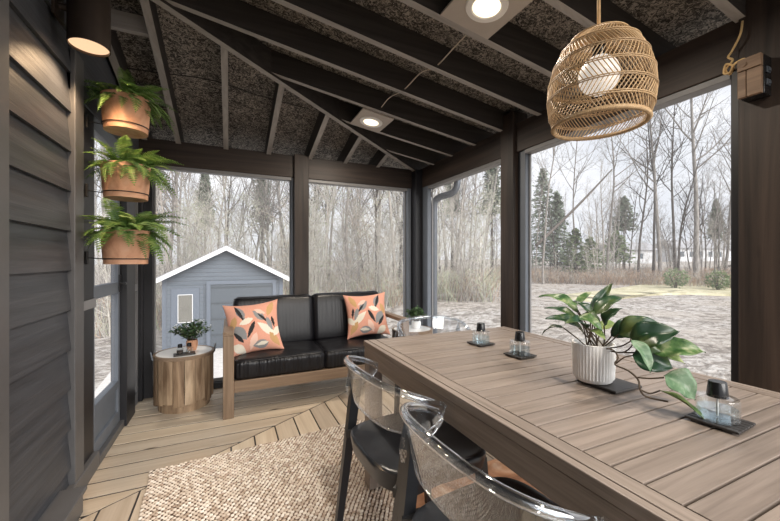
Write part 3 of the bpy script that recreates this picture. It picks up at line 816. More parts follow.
def hide_r(a):
    c_, s_ = math.cos(a), math.sin(a)
    r = 1 / math.sqrt((c_ / .60) ** 2 + (s_ / .92) ** 2)
    return r * (1 + .09 * math.sin(3 * a + .4) + .07 * math.sin(5 * a + 1.3) + .05 * math.sin(8 * a) + .02 * math.sin(17 * a))
NR = 14
for side, zz in ((0, .0165), (1, .0135)):
    for j in range(NR):
        for k in range(n):
            a = 2 * PI * k / n; r = hide_r(a) * (j + .001) / (NR - 1)
            x, yv = r * math.cos(a), r * math.sin(a)
            vs.append((x, yv, zz + (.004 * max(0, noise.noise((x * 5, yv * 5, 1.0))) if side == 0 else 0)))
for sd in (0, 1):
    o_ = sd * NR * n
    for j in range(NR - 1):
        for k in range(n):
            f = (o_ + j * n + k, o_ + j * n + (k + 1) % n, o_ + (j + 1) * n + (k + 1) % n, o_ + (j + 1) * n + k)
            fs.append(f[::-1] if sd == 0 else f)
for k in range(n):
    a, b_ = (NR - 1) * n + k, (NR - 1) * n + (k + 1) % n
    fs.append((a, b_, NR * n + b_, NR * n + a))
hd_.add(vs, fs); hide = hd_.build('cowhide_rug', M['hide'], None, smooth=True); hide.location = hc
tag(hide, 'brown cowhide rug lying over the jute rug under the table', 'rug')

# ------------------------------------------------------------------ sofa
SX0, SX1, SY0, SY1 = -0.045, 1.505, 2.875, 3.56
sf = empty('outdoor_sofa', ((SX0 + SX1) / 2, (SY0 + SY1) / 2, 0)); tag(sf, 'two-seat wooden sofa with black satin cushions along the back screens', 'sofa')
ox, oy = sf.location.x, sf.location.y
def sl(mb, x0, x1, y0, y1, z0, z1, bev=.005): mb.box(x0 - ox, x1 - ox, y0 - oy, y1 - oy, z0, z1, bev)
AW = .075
for x0 in (SX0, SX1 - AW):
    a = MB(); sl(a, x0, x0 + AW, SY0, SY1, .615, .648); a.build('armrest', M['sofa_y'], sf)
    for y0 in (SY0, SY1 - .07):
        l = MB(); sl(l, x0, x0 + AW, y0, y0 + .07, 0, .615); l.build('leg', M['sofa_z'], sf)
    r = MB(); sl(r, x0 + .02, x0 + .05, SY0 + .07, SY1 - .07, .19, .27); r.build('side_rail', M['sofa_y'], sf)
r = MB(); sl(r, SX0 + AW, SX1 - AW, SY0 + .006, SY0 + .04, .185, .272); r.build('front_rail', M['sofa_x'], sf)
r = MB()
for z in (.30, .42, .54): sl(r, SX0 + AW, SX1 - AW, SY1 - .05, SY1 - .025, z, z + .08)
sl(r, SX0 + AW, SX1 - AW, SY1 - .05, SY1 - .02, .185, .272)
r.build('back_frame', M['sofa_x'], sf)
r = MB()
for k in range(6): sl(r, SX0 + AW, SX1 - AW, SY0 + .07 + k * .095, SY0 + .07 + k * .095 + .06, .235, .262)
r.build('seat_slats', M['sofa_x'], sf)
def rrect(t, hw, hd, rc):
    """point and outward normal on a rounded rectangle, t 0..1 along its edge"""
    a, b_ = 2 * (hw - rc), 2 * (hd - rc); q = PI * rc / 2; per = 2 * (a + b_) + 4 * q; d = t * per
    for (ln, cx, cy_, a0) in ((b_, hw, -(hd - rc), None), (q, hw - rc, hd - rc, 0), (a, hw - rc, hd, None), (q, -(hw - rc), hd - rc, PI / 2), (b_, -hw, hd - rc, None), (q, -(hw - rc), -(hd - rc), PI), (a, -(hw - rc), -hd, None), (q, hw - rc, -(hd - rc), 1.5 * PI)):
        if d <= ln or ln == 0 and d <= 1e-9:
            if a0 is None:
                if abs(cx) == hw: return (cx, cy_ + d * (1 if cx > 0 else -1), 1 if cx > 0 else -1, 0)
                return (cx + d * (-1 if cy_ > 0 else 1), cy_, 0, 1 if cy_ > 0 else -1)
            an = a0 + d / rc; return (cx + rc * math.cos(an), cy_ + rc * math.sin(an), math.cos(an), math.sin(an))
        d -= ln
    return (hw, -(hd - rc), 1, 0)
def cushion(name, w, d, h, mat, parent, loc, rot=(0, 0, 0), pleat=0.0, bulge=.02, seed=0, rc=.045, re=.03):
    """boxed cushion w x d x h: rounded corners rc, rounded top and bottom edges re, gathered sides"""
    m = MB(); NU = 320; hw, hd = w / 2, d / 2; lim = min(hw, hd) - .002
    prof = [(lim, -1, -h / 2), (lim * .5, -1, -h / 2)]
    for k in range(5): an = PI / 2 * k / 4; prof.append((re * (1 - math.sin(an)), -math.cos(an), -h / 2 + re * (1 - math.cos(an))))
    for k in range(1, 8): prof.append((0, 0, -h / 2 + re + (h - 2 * re) * k / 8))
    for k in range(5): an = PI / 2 * k / 4; prof.append((re * (1 - math.cos(an)), math.sin(an), h / 2 - re * (1 - math.sin(an))))
    for k in range(1, 9): prof.append((re + (lim - re) * k / 8, 1, h / 2))
    vs = []
    for ins, up, z in prof:
        for i in range(NU):
            x, y, nx, ny = rrect(i / NU, hw - ins, hd - ins, max(.004, rc - ins))
            X, Y, _, _ = rrect(i / NU, hw, hd, rc)
            side = max(0, 1 - ins / (re * 1.8)); tall = 1 - (abs(z) / (h / 2)) ** 4
            if pleat:
                per = X - Y
                q = .55 * math.sin(per * 190 + 5 * noise.noise((X * 9, Y * 9, seed))) + .9 * noise.noise((X * 55 + seed, Y * 55, z * 5)) + .5 * noise.noise((X * 22, Y * 22, z * 4 + seed))
                f = pleat * side * q * (.35 + .65 * tall); x += nx * f; y += ny * f
            x += nx * side * .010 * tall; y += ny * side * .010 * tall
            b_ = min(1, ins / lim); z2 = z + (bulge * (1 - (1 - b_) ** 3) if z > 0 else 0) + .006 * noise.noise((x * 8 + seed, y * 8, z * 4)) * (1 if z > 0 else .2)
            vs.append((x, y, z2))
    n = len(prof)
    m.add(vs, [(j * NU + i, j * NU + (i + 1) % NU, (j + 1) * NU + (i + 1) % NU, (j + 1) * NU + i) for j in range(n - 1) for i in range(NU)] + [tuple(range(NU - 1, -1, -1)), tuple((n - 1) * NU + i for i in range(NU))])
    o = m.build(name, mat, parent, smooth=True)
    o.location = loc; o.rotation_euler = rot
    for sg in (1,):
        e = MB(); e.tube([(p_[0] * 1.004, p_[1] * 1.004, h / 2 - re * .35 + .003) for p_ in (rrect(i / 80, hw - re * .12, hd - re * .12, rc) for i in range(80))], .0045, 6, closed=True)
        e.build('piping', mat, o, smooth=True)
    return o
cw = (SX1 - SX0 - 2 * AW) / 2 - .004
for k in (0, 1):
    cx = SX0 + AW + cw / 2 + .002 + k * (cw + .004) - ox
    c = cushion('seat_cushion', cw, .62, .155, M['black_fabric'], sf, (cx, SY0 + .325 - oy + .004, .343), pleat=.0065, bulge=.016, seed=k * 9.0)
    m = MB(); pts = []
    bk = cushion('back_cushion', cw, .14, .45, M['black_fabric'], sf, (cx, SY0 + .545 - oy, 0.618 + .006 * k), (R(-9), 0, 0), pleat=.0007, bulge=.012, seed=20 + k * 7.0, rc=.05, re=.04)

# ------------------------------------------------------------------ leaf-print throw pillows
LEAVES = [(.26, .80, 1.9, .26, .10, 1), (.24, .80, 1.9, .30, .05, 3), (.34, .62, .35, .24, .085, 2), (.60, .72, -.85, .26, .10, 1), (.67, .66, -.85, .25, .035, 3), (.63, .80, 2.6, .2, .06, 5),
          (.22, .40, 2.2, .30, .13, 1), (.17, .33, -.9, .26, .05, 3), (.42, .44, 1.1, .30, .06, 3), (.72, .42, -.72, .36, .11, 2), (.80, .52, 1.9, .24, .07, 1), (.88, .55, 1.75, .2, .04, 3),
          (.83, .82, 1.2, .26, .09, 4), (.45, .20, 1.2, .28, .09, 5), (.58, .12, .1, .24, .12, 1), (.60, .13, .15, .20, .05, 2), (.20, .10, 2.4, .26, .10, 2), (.86, .20, 2.1, .26, .10, 4), (.93, .36, .9, .2, .08, 2), (.10, .60, 1.2, .24, .08, 4)]
def pill_mat(u, v, flip):
    if flip: u = 1 - u
    res = 0
    for (lx, ly, an, ln, wd, mi) in LEAVES:
        dx, dy = u - lx, v - ly; c_, s_ = math.cos(an), math.sin(an)
        a = (dx * c_ + dy * s_) / (ln * .62); b_ = (-dx * s_ + dy * c_) / (wd * .72)
        if abs(a) < 1 and abs(b_) < (1 - a * a) * (1 + .25 * a):
            res = mi
    return res
def pillow(loc, rot, size, label, flip):
    m = MB(); n = 84; T = .085; vs = []
    for side in (1, -1):
        for j in range(n):
            for i in range(n):
                u, v = i / (n - 1), j / (n - 1); a, b_ = 2 * u - 1, 2 * v - 1
                x = a * (1 - .12 * (1 - b_ * b_)); z = b_ * (1 - .12 * (1 - a * a))
                t = T * (max(0, 1 - a * a) ** .55) * (max(0, 1 - b_ * b_) ** .55) + .003
                t += .004 * noise.noise((a * 2.5, b_ * 2.5, side * 3.0))
                vs.append((x * size / 2, -side * t, z * size / 2))
    S = n * n
    m.v = vs
    for si, side in ((0, 1), (1, -1)):
        for j in range(n - 1):
            for i in range(n - 1):
                q = [si * S + j * n + i, si * S + j * n + i + 1, si * S + (j + 1) * n + i + 1, si * S + (j + 1) * n + i]
                m.f.append(q if side == 1 else q[::-1]); m.mi.append(pill_mat((i + .5) / (n - 1), (j + .5) / (n - 1), flip))
    bd = [i for i in range(n)] + [j * n + n - 1 for j in range(1, n)] + [(n - 1) * n + i for i in range(n - 2, -1, -1)] + [j * n for j in range(n - 2, 0, -1)]
    for k in range(len(bd)):
        a, b_ = bd[k], bd[(k + 1) % len(bd)]; m.f.append([b_, a, S + a, S + b_]); m.mi.append(0)
    o = m.build('throw_pillow', [M['pil_coral'], M['pil_grey'], M['pil_cream'], M['pil_black'], M['pil_ochre'], M['pil_blush']], None, smooth=True)
    o.location = loc; o.rotation_euler = rot
    return tag(o, label, 'pillow', 'leaf-print pillows on the sofa')
pillow((.185, 3.15, .618), (R(-20), R(-4), R(4)), .44, 'coral leaf-print pillow beside the open sofa arm, near the stave table and shed', False)
pillow((1.215, 3.215, .65), (R(-17), R(-3), R(-8)), .425, 'coral leaf-print pillow tucked by the sofa arm closest to the dining table', True)

# ------------------------------------------------------------------ stave side tables
def stave_table(loc, D, H, label, hook):
    root = empty('side_table', loc); tag(root, label, 'side table', 'round stave side tables by the sofa')
    m = MB(); n = 17
    for k in range(n):
        a0, a1 = 2 * PI * (k + .03) / n, 2 * PI * (k + .97) / n
        r1 = D / 2 - (.0 if k % 2 else .004); r0 = r1 - .025
        zb_ = .055 + .012 * ((k * 7) % 3)
        am = (a0 + a1) / 2
        pts = [(r0, a0), (r1 * .995, a0), (r1 + .003, am), (r1 * .995, a1), (r0, a1)]
        bt = [(r * math.cos(a), r * math.sin(a), zb_) for r, a in pts]; tp = [(x, y, H - .022) for x, y, _ in bt]
        q = len(pts)
        m.add(bt + tp, [tuple(range(q - 1, -1, -1)), tuple(range(q, 2 * q))] + [(i, (i + 1) % q, q + (i + 1) % q, q + i) for i in range(q)])
    m.build('body', M['stave'], root)
    b = MB(); b.lathe([(0, 0), (D * .43, 0), (D * .43, .07), (0, .07)], n=40); b.build('base', M['stave'], root, angle=40)
    r = MB(); r.lathe([(D / 2 - .014, H - .022), (D / 2 + .004, H - .022), (D / 2 + .004, H + .001), (D / 2 - .002, H + .004), (D / 2 - .014, H + .004), (D / 2 - .014, H - .022)], n=56); r.build('rim', M['sofa_x'], root, angle=40)
    t = MB(); t.lathe([(0, H - .02), (D / 2 - .0145, H - .02), (D / 2 - .0145, H + .001), (0, H + .001)], n=56); t.build('top', M['white_marble'], root, angle=40)
    if hook:
        for a in (R(195), R(15)):
            c_ = Vector((math.cos(a), math.sin(a), 0)); h = MB()
            p = c_ * (D / 2 + .006); h.bar(p + Vector((0, 0, H - .03)), p + c_ * .012 + Vector((0, 0, H + .035)), .05, .006, c_, .03, .006)
            h.build('handle_tab', M['pewter'], root)
    return root
stave_table((-.335, 3.325, 0), .43, .432, 'round stave side table with white top beside the screens on the shed side', True)
stave_table((1.755, 3.285, 0), .42, .46, 'round stave side table with white top half hidden behind the sofa arm', False)

def sprig_plant(loc, label, potr, poth, potmat, spread, height, nst, flowers, group):
    root = empty('small_potted_plant', loc); tag(root, label, 'plant', group)
    p = MB(); p.lathe([(0, 0), (potr * .72, 0), (potr * .98, poth * .45), (potr, poth * .8), (potr * .9, poth), (potr * .82, poth), (potr * .8, poth * .85), (0, poth * .85)], n=28)
    p.build('pot', potmat, root, angle=50)
    rnd = random.Random(hash(label) % 1000 if False else len(label))
    fo = MB(); stm = MB(); fl_ = MB()
    for k in range(nst):
        a = rnd.uniform(0, 2 * PI); q = rnd.uniform(.2, 1); hgt = height * rnd.uniform(.5, 1) * (1.15 - .5 * q)
        tip = Vector((math.cos(a) * spread * q, math.sin(a) * spread * q, poth + hgt))
        b0 = Vector((math.cos(a) * potr * .4, math.sin(a) * potr * .4, poth * .85)); mid = b0.lerp(tip, .55) + Vector((0, 0, height * .12))
        pts = smooth_poly([b0, mid, tip], 4); stm.tube(pts, .0013, 5)
        for i, pnt in enumerate(pts[2:]):
            for s_ in range(2):
                d = Vector((rnd.uniform(-1, 1), rnd.uniform(-1, 1), rnd.uniform(-.2, .8))).normalized(); L = rnd.uniform(.018, .032) * (spread / .1) ** .5
                sd = d.cross(Vector((rnd.uniform(-.3, .3), rnd.uniform(-.3, .3), 1))).normalized() * L * .3
                nn = sd.cross(d).normalized() * L * .08
                fo.add([pnt, pnt + d * L * .5 + sd, pnt + d * L, pnt + d * L * .5 - sd, pnt + d * L * .5 - nn], [(0, 1, 4), (1, 2, 4), (2, 3, 4), (3, 0, 4)])
        if flowers and k % 3 == 0:
            for s_ in range(7):
                c_ = tip + Vector((rnd.uniform(-.018, .018), rnd.uniform(-.018, .018), rnd.uniform(-.004, .022))); fl_.lathe([(0, -.003), (.004, 0), (0, .003)], c_, 6)
    stm.build('stem', M['stem'], root); fo.build('foliage', M['sprig'], root)
    if flowers: fl_.build('blossom', M['blossom'], root)
    return root
sprig_plant((-.285, 3.36, .434), 'small white-flowering plant in a terracotta pot on the stave table near the shed', .044, .085, M['terracotta'], .16, .15, 52, True, 'small plants on the side tables')
sprig_plant((1.80, 3.28, .462), 'small leafy plant on the stave table behind the sofa arm by the corner post', .05, .08, M['white_pot'], .14, .14, 46, False, 'small plants on the side tables')
t = MB(); t.box(-.075, .075, -.04, .04, 0, .012, .003); tr = t.build('serving_tray', M['slate']); tr.location = (-.325, 3.215, .434); tr.rotation_euler = (0, 0, R(8)); tag(tr, 'dark slate tray holding jars on the stave table', 'tray')
def jar(loc, label, dark):
    root = empty('candle_jar', loc); tag(root, label, 'jar', 'jars on the slate tray')
    g = MB(); g.lathe([(0, 0), (.024, 0), (.025, .004), (.025, .042), (.012, .05), (.012, .054)], n=24); g.build('glass_body', M['glass'], root, angle=40)
    l = MB(); l.lathe([(0, .004), (.022, .004), (.022, .028), (0, .028)], n=24); l.build('liquid', M['bronze'] if dark else M['liquid'], root, angle=40)
    c = MB(); c.lathe([(0, .05), (.017, .05), (.015, .076), (0, .077)], n=24); c.build('cap', M['cap_black'], root, angle=40)
jar((-.355, 3.205, .446), 'small dark glass jar with black cap at the outer end of the slate tray', True)
jar((-.293, 3.218, .446), 'small clear glass jar with black cap beside the terracotta pot', False)

# ------------------------------------------------------------------ hanging fern pots on the left
def make_frond(seed, L):
    rnd = random.Random(seed); m = MB(); n = 19
    pts = []
    for i in range(n + 1):
        t = i / n
        pts.append(Vector((L * (t - .12 * t * t), 0, L * (.42 * t - .78 * t * t))))
    m.tube(pts, [.0016 * (1 - .7 * i / n) for i in range(n + 1)], 5)
    for i in range(2, n + 1):
        t = i / n; p = pts[i]; d = (pts[min(i + 1, n)] - pts[i - 1]).normalized()
        w = L * .21 * math.sin(PI * (.12 + .86 * t)) ** .8
        for sg in (-1, 1):
            out = (Vector((0, sg, 0)) * .93 + d * .42 + Vector((0, 0, rnd.uniform(-.25, .05)))).normalized()
            tip = p + out * w; b2 = p + d * L * .040
            mid0 = p.lerp(tip, .5) - d * L * .006; mid1 = b2.lerp(tip, .5) + d * L * .006
            up = Vector((0, 0, .004))
            m.add([p, mid0, tip, mid1, b2, (p + tip) / 2 + d * L * .026 + up], [(0, 1, 5), (1, 2, 5), (2, 3, 5), (3, 4, 5), (4, 0, 5)])
    return m.mesh('frond', M['fern'])
FR = [make_frond(k, .20 + .03 * (k % 3)) for k in range(5)]
def fern_pot(loc, label, seed, nf, rad=.112, full=1.0, bias=0.0):
    root = empty('hanging_fern_pot', loc); tag(root, label, 'hanging plant', 'terracotta fern pots hanging beside the house corner')
    p = MB()
    p.lathe([(0, .004), (rad * .55, .004), (rad * .62, 0), (rad * .90, .0), (rad * .91, .026), (rad * .89, .028)], n=48)
    p.lathe([(rad * .86, .026), (rad * .93, .032), (rad * 1.02, .178), (rad * 1.02, .186), (rad * .95, .187), (rad * .93, .165), (0, .16)], n=48)
    p.build('pot', M['terracotta'], root, angle=40)
    s = MB(); s.lathe([(0, .170), (rad * .935, .166)], n=30); s.build('soil', M['soil'], root)
    w = MB(); n_ = 40
    w.tube([(rad * .955 * math.cos(2 * PI * k / n_), rad * .955 * math.sin(2 * PI * k / n_), .029) for k in range(n_)], .0025, 6, closed=True)
    w.tube([(-rad * .95, .0, .029), (-.168, .0, .035)], .0028, 6)
    w.box(-.178, -.168, -.012, .012, .0, .07, .002)
    w.build('ring_bracket', M['wire'], root)
    rnd = random.Random(seed)
    for k in range(nf):
        o = bpy.data.objects.new('frond', FR[rnd.randrange(5)]); COL.objects.link(o); o.parent = root
        a = 2 * PI * (k * .381966 % 1) + rnd.uniform(-.3, .3)
        short = .8 if math.cos(a) < -.35 else 1.0
        rr = rad * rnd.uniform(.15, .75)
        o.location = (rr * math.cos(a), rr * math.sin(a), .168)
        o.rotation_euler = (rnd.uniform(-.4, .4), rnd.uniform(-.6, .45) if k % 3 else rnd.uniform(-1.15, -.5), a)
        sc = rnd.uniform(.55, .95) * full * short; o.scale = (sc, sc, sc)
    return root
FX, FY = -.525, 2.40
fern_pot((FX, FY, 1.895), 'topmost of the three terracotta fern pots, right under the black wall lamp', 3, 74, full=1.05)
fern_pot((FX, FY, 1.522), 'middle terracotta fern pot, hanging between two other fern pots', 11, 78, full=1.12)
fern_pot((FX, FY, 1.160), 'lowest of the three terracotta fern pots, fronds spilling over its rim', 27, 80, full=1.25)

# ------------------------------------------------------------------ wall lamp
wl = empty('wall_lamp', (-.585, 2.04, 2.155)); tag(wl, 'black cylinder downlight lamp on the siding above the hanging ferns', 'lamp')
m = MB(); m.lathe([(.074, .0), (.078, .0), (.078, .30), (.0, .30), (.0, .29), (.073, .29), (.074, .0)], n=48); m.build('shade', M['bronze'], wl, angle=40)
m = MB(); m.lathe([(0, .010), (.073, .010), (.073, .013), (0, .013)], n=40); m.build('diffuser', M['lens_sconce'], wl)
m = MB(); m.box(-.118, -.105, -.05, .05, .10, .22, .003); m.tube([(-.108, 0, .16), (-.07, 0, .16)], .015, 12); m.build('wall_mount', M['bronze'], wl)

# ------------------------------------------------------------------ rattan pendant
PD = (1.150, .800, 1.648)
pn = empty('pendant_lamp', PD); pn.scale = (.95, .95, 1.0); tag(pn, 'woven rattan dome pendant lamp hanging over the dining table', 'lamp')
prof = smooth_poly([(.150, 0, 0), (.163, 0, .04), (.169, 0, .09), (.165, 0, .145), (.150, 0, .20), (.124, 0, .25), (.090, 0, .287), (.052, 0, .308)], 6)
def pr(t):
    f = t * (len(prof) - 1); i = min(int(f), len(prof) - 2); q = prof[i].lerp(prof[i + 1], f - i); return q.x, q.z
sh = MB(); NB = 7; ns = 76
for k in range(ns):
    a0 = 2 * PI * k / ns; pts = []
    for i in range(NB * 5 + 1):
        t = i / (NB * 5); r, z = pr(t); bnd = t * NB
        tri = abs((bnd % 2) - 1)
        pts.append((r * math.cos(a0 + .20 * tri), r * math.sin(a0 + .20 * tri), z))
    sh.tube(pts, .0019, 5)
for i in range(NB + 1):
    r, z = pr(i / NB)
    for dz in (-.003, .003):
        sh.tube([((r + .002) * math.cos(2 * PI * k / 60), (r + .002) * math.sin(2 * PI * k / 60), z + dz) for k in range(60)], .0021, 6, closed=True)
sh.build('shade', M['rattan'], pn, smooth=True)
rm = MB(); rm.tube([(.149 * math.cos(2 * PI * k / 60), .149 * math.sin(2 * PI * k / 60), -.003) for k in range(60)], .0065, 8, closed=True)
n_ = 150
for k in range(n_):
    a = 2 * PI * k / n_
    rm.tube([(.1415 * math.cos(a), .1415 * math.sin(a), -.003), (.149 * math.cos(a + .02), .149 * math.sin(a + .02), -.0105), (.1565 * math.cos(a + .04), .1565 * math.sin(a + .04), -.003)], .002, 4)
rm.build('bottom_rim', M['rattan'], pn, smooth=True)
cl = MB(); cl.lathe([(.0, .322), (.03, .322), (.052, .313), (.055, .306), (.048, .304), (.0, .315)], n=36); cl.build('top_collar', M['rattan'], pn, angle=40)
gl = MB(); gl.lathe([(.066 * math.sin(PI * i / 18), .165 - .066 * math.cos(PI * i / 18)) for i in range(19)], n=36); gl.build('globe', M['bulb'], pn, smooth=True)
so = MB(); so.lathe([(0, .222), (.022, .222), (.022, .27), (.008, .28), (0, .28)], n=20); so.build('socket', M['cap_black'], pn, angle=40)
co = MB(); co.tube([(0, 0, .27), (0, 0, zr(PD[0]) + .10 - PD[2])], .006, 10); co.build('cord', M['cord_tan'], pn, smooth=True)
cb = MB(); cb.lathe([(0, 0), (.055, 0), (.055, .022), (0, .022)], (0, 0, zr(PD[0]) + .10 - PD[2]), 30); cb.build('ceiling_rose', M['cap_black'], pn, angle=40)
bx = MB(); bx.box(PD[0] - .06, PD[0] + .06, .772, .83, zr(PD[0]) + .12, zr(PD[0]) + .17); trim(bx, M['rafter_x'], 'blocking that carries the pendant lamp', 'blocking')

# ------------------------------------------------------------------ recessed lights on boards between rafters
def downlight(x, y, wx, wy, label, rz=0.0):
    root = empty('recessed_light', (x, y, zr(x) - .001)); root.rotation_euler = (0, math.atan(SR), rz)
    tag(root, label, 'ceiling light', 'recessed ceiling lights under the rafters')
    p = MB(); p.box(-wx / 2, wx / 2, -wy / 2, wy / 2, -.012, .0, .002); p.build('mounting_board', M['plate'], root)
    t = MB(); t.lathe([(.062, -.016), (.068, -.022), (.092, -.020), (.096, -.012), (.062, -.012)], n=44); t.build('trim_ring', M['white_plastic'], root, angle=40)
    l = MB(); l.lathe([(0, -.0175), (.0625, -.0175), (.0625, -.013), (0, -.013)], n=40); l.build('lens', M['lens'], root)
    ld = bpy.data.lights.new('downlight_glow', 'AREA'); ld.shape = 'DISK'; ld.size = .12; ld.energy = LAMP_W; ld.color = (1, .88, .74)
    lo = bpy.data.objects.new('downlight_glow', ld); COL.objects.link(lo); lo.parent = root; lo.location = (0, 0, -.03)
LAMP_W = 16.0
downlight(1.075, 2.735, .27, .33, 'recessed ceiling light on a pale board at the hip, over the sofa')
downlight(1.066, 1.275, .29, .33, 'recessed ceiling light on a pale board nearest the rattan pendant')
downlight(1.175, -.17, .36, .345, 'unseen ceiling light added over the near table end to brighten the interior')  # third light, added out of view to brighten the porch interior
ld = bpy.data.lights.new('wall_lamp_glow', 'SPOT'); ld.energy = 36; ld.spot_size = R(125); ld.spot_blend = .5; ld.color = (1, .68, .40); ld.shadow_soft_size = .05
lo = bpy.data.objects.new('wall_lamp_glow', ld); COL.objects.link(lo); lo.parent = wl; lo.location = (0, 0, .0)

# ------------------------------------------------------------------ cables under the roof, outlet box on the near post
c = MB()
pts = [(-.66, 2.95), (-.41, 2.93), (-.2, 2.91), (-.03, 2.92), (.15, 2.97), (.345, 3.0), (.5, 3.02), (.62, 3.03)]
c.tube(smooth_poly([(x, y, zb(y) + RD - .012 + .0 * x) for x, y in pts], 6), .004, 6)
tag(c.build('roof_cable', M['wire'], smooth=True), 'thin black cable strung across the roof slope above the sofa', 'cable')
c = MB(); c.tube(smooth_poly([(1.12, 1.46, zr(1.16) + .02), (1.16, 1.65, zr(1.16) + .055), (1.14, 1.83, zr(1.14) + .02), (1.13, 2.0, zr(1.1) + .055), (1.10, 2.19, zr(1.1) + .02), (1.09, 2.4, zr(1.1) + .055), (1.08, 2.55, zr(1.1) + .03)], 5), .004, 6)
tag(c.build('light_cable', M['pale_wire'], smooth=True), 'pale cable running between the two ceiling lights', 'cable')
bxr = empty('outlet_box', (1.981, .688, 1.92)); tag(bxr, 'black outdoor outlet box with brown cover on the wide near post', 'outlet box')
m = MB(); m.box(-.060, .004, -.036, .036, -.078, .078, .003); m.build('body', M['cap_black'], bxr)
m = MB(); m.box(-.082, -.061, -.034, .038, .032, .080, .002); m.box(-.079, -.061, .012, .038, -.076, .030, .002); m.box(-.079, -.061, -.034, .010, -.076, .030, .002)
m.tube([(-.0825, .018, .056), (-.0865, .018, .056)], .010, 14)
m.build('cover', M['cover_wood'], bxr)
m = MB()
for z in (.02, -.03): m.box(-.045, -.015, -.040, -.036, z - .012, z + .012, .001); m.box(-.038, -.02, -.044, -.040, z - .006, z + .006, .001)
m.build('latch', M['pewter'], bxr)
c = MB(); X0 = 1.965
cp = [(X0 + .005, .735, 2.19), (X0 - .01, .737, 2.13), (X0 - .004, .765, 2.08), (X0 - .012, .775, 2.055), (X0 - .02, .757, 2.03), (X0 - .025, .778, 2.0), (X0 - .02, .765, 1.975), (X0 - .03, .752, 2.0), (X0 - .03, .775, 2.02), (X0 - .03, .782, 1.985), (X0 - .035, .76, 1.978), (X0 - .06, .735, 1.995), (X0 - .06, .705, 2.0), (X0 - .05, .695, 1.985)]
c.tube(smooth_poly(cp, 6), .0042, 7); tag(c.build('loose_cable', M['yellow_wire'], smooth=True), 'loose yellow cable coiled above the outlet box', 'cable')

# downspout outside the far corner
dsn = MB(); dx = XR + .42
dsn.tube(smooth_poly([(2.46, 3.47, 2.24), (2.46, 3.47, 2.12), (2.45, 3.48, 2.04), (2.41, 3.52, 1.98), (2.32, 3.61, 1.95), (2.27, 3.66, 1.90), (2.26, 3.67, 1.80), (2.26, 3.67, 1.7)], 5) + [Vector((2.26, 3.67, .5)), Vector((2.26, 3.67, -.9))], .040, 12)
tag(dsn.build('downspout', M['pewter'], angle=50), 'slate grey downspout with an offset bend outside the far corner', 'downspout')

# ------------------------------------------------------------------ outside: ground
def sstep(a, b, x):
    t = max(0, min(1, (x - a) / (b - a))); return t * t * (3 - 2 * t)
def gz(x, y):
    d = math.hypot(x, y)
    return -1.62 + .92 * sstep(2.5, 10, x) + .022 * max(0, d - 26) + (.10 * noise.noise((x * .35, y * .35, 2)) * sstep(15, 20, d))
m = MB(); NG = 110
vs = []
for j in range(NG):
    for i in range(NG):
        x = -30 + 130 * i / (NG - 1); y = -25 + 130 * j / (NG - 1); vs.append((x, y, gz(x, y)))
m.add(vs, [(j * NG + i, j * NG + i + 1, (j + 1) * NG + i + 1, (j + 1) * NG + i) for j in range(NG - 1) for i in range(NG - 1)])
g_ = m.build('ground', M['ground'], smooth=True); tag(g_, 'pale bare dirt and leaf litter yard', 'ground', None, 'structure')
def patch(name, mat, poly, lift, label, kind):
    m = MB(); c_ = sum((Vector((x, y, 0)) for x, y in poly), Vector()) / len(poly); vs = []; n = 26; k = len(poly)
    for j in range(n):
        for x, y in poly:
            q = c_.lerp(Vector((x, y, 0)), (j + .001) / (n - 1)); vs.append((q.x, q.y, gz(q.x, q.y) + lift * (1 if j < n - 1 else -1)))
    m.add(vs, [(j * k + i, j * k + (i + 1) % k, (j + 1) * k + (i + 1) % k, (j + 1) * k + i) for j in range(n - 1) for i in range(k)])
    o = m.build(name, mat, smooth=True); return tag(o, label, name, None, kind)
patch('path', M['gravel'], [(-2.6, 8.0), (0, 6.5), (3.6, 7.0), (4.2, 9.5), (3.4, 11.5), (2.0, 12.45), (-2.0, 12.45), (-2.8, 11.0)], .03, 'pale gravel apron in front of the shed', 'structure')
def gp(px, py):
    """ground point seen at a pixel"""
    d0 = 8.0
    for _ in range(60):
        p = at(px, py, d0); h = p.z - gz(p.x, p.y)
        if h < .02: break
        d0 += max(.15, h * 2.0)
    return p
pts = [(556, 297), (600, 292), (640, 286), (690, 284), (745, 284), (800, 286), (800, 296), (740, 297), (690, 295), (640, 297), (590, 303)]
patch('grass', M['grass'], [(p.x, p.y) for p in (gp(*q) for q in pts)], .11, 'strip of dormant yellow grass by the woods', 'stuff')

# shed
FYS = 12.5; sw0, sw1 = -1.83, 1.64; zb0 = -1.66; ze = .60; zp = 1.52; xm = (sw0 + sw1) / 2
sd_ = empty('garden_shed', (xm, FYS, zb0)); tag(sd_, 'blue-grey garden shed with white gable trim and garage door', 'shed')
def so_(p): return (p[0] - xm, p[1] - FYS, p[2] - zb0)
m = MB(); sb = FYS + 4.2
pf = [(sw0, zb0), (sw1, zb0), (sw1, ze), (xm, zp), (sw0, ze)]
m.add([so_((x, FYS, z)) for x, z in pf] + [so_((x, sb, z)) for x, z in pf], [(0, 1, 2, 3, 4), (9, 8, 7, 6, 5), (0, 5, 6, 1), (1, 6, 7, 2), (4, 9, 5, 0), (2, 7, 8, 3), (3, 8, 9, 4)])
m.build('wall', M['shed_siding'], sd_)
m = MB(); sl_ = (zp - ze) / (xm - sw0)
for sg in (-1, 1):
    xe = xm + sg * (xm - sw0 + .33); zee = zp - sl_ * abs(xe - xm)
    q = [(xm, FYS - .28, zp + .05), (xe, FYS - .28, zee + .05), (xe, sb + .2, zee + .05), (xm, sb + .2, zp + .05)]
    m.hexa([so_(p) for p in q] + [so_((p[0], p[1], p[2] + .09)) for p in q])
m.build('roof', M['roof_grey'], sd_)
m = MB()
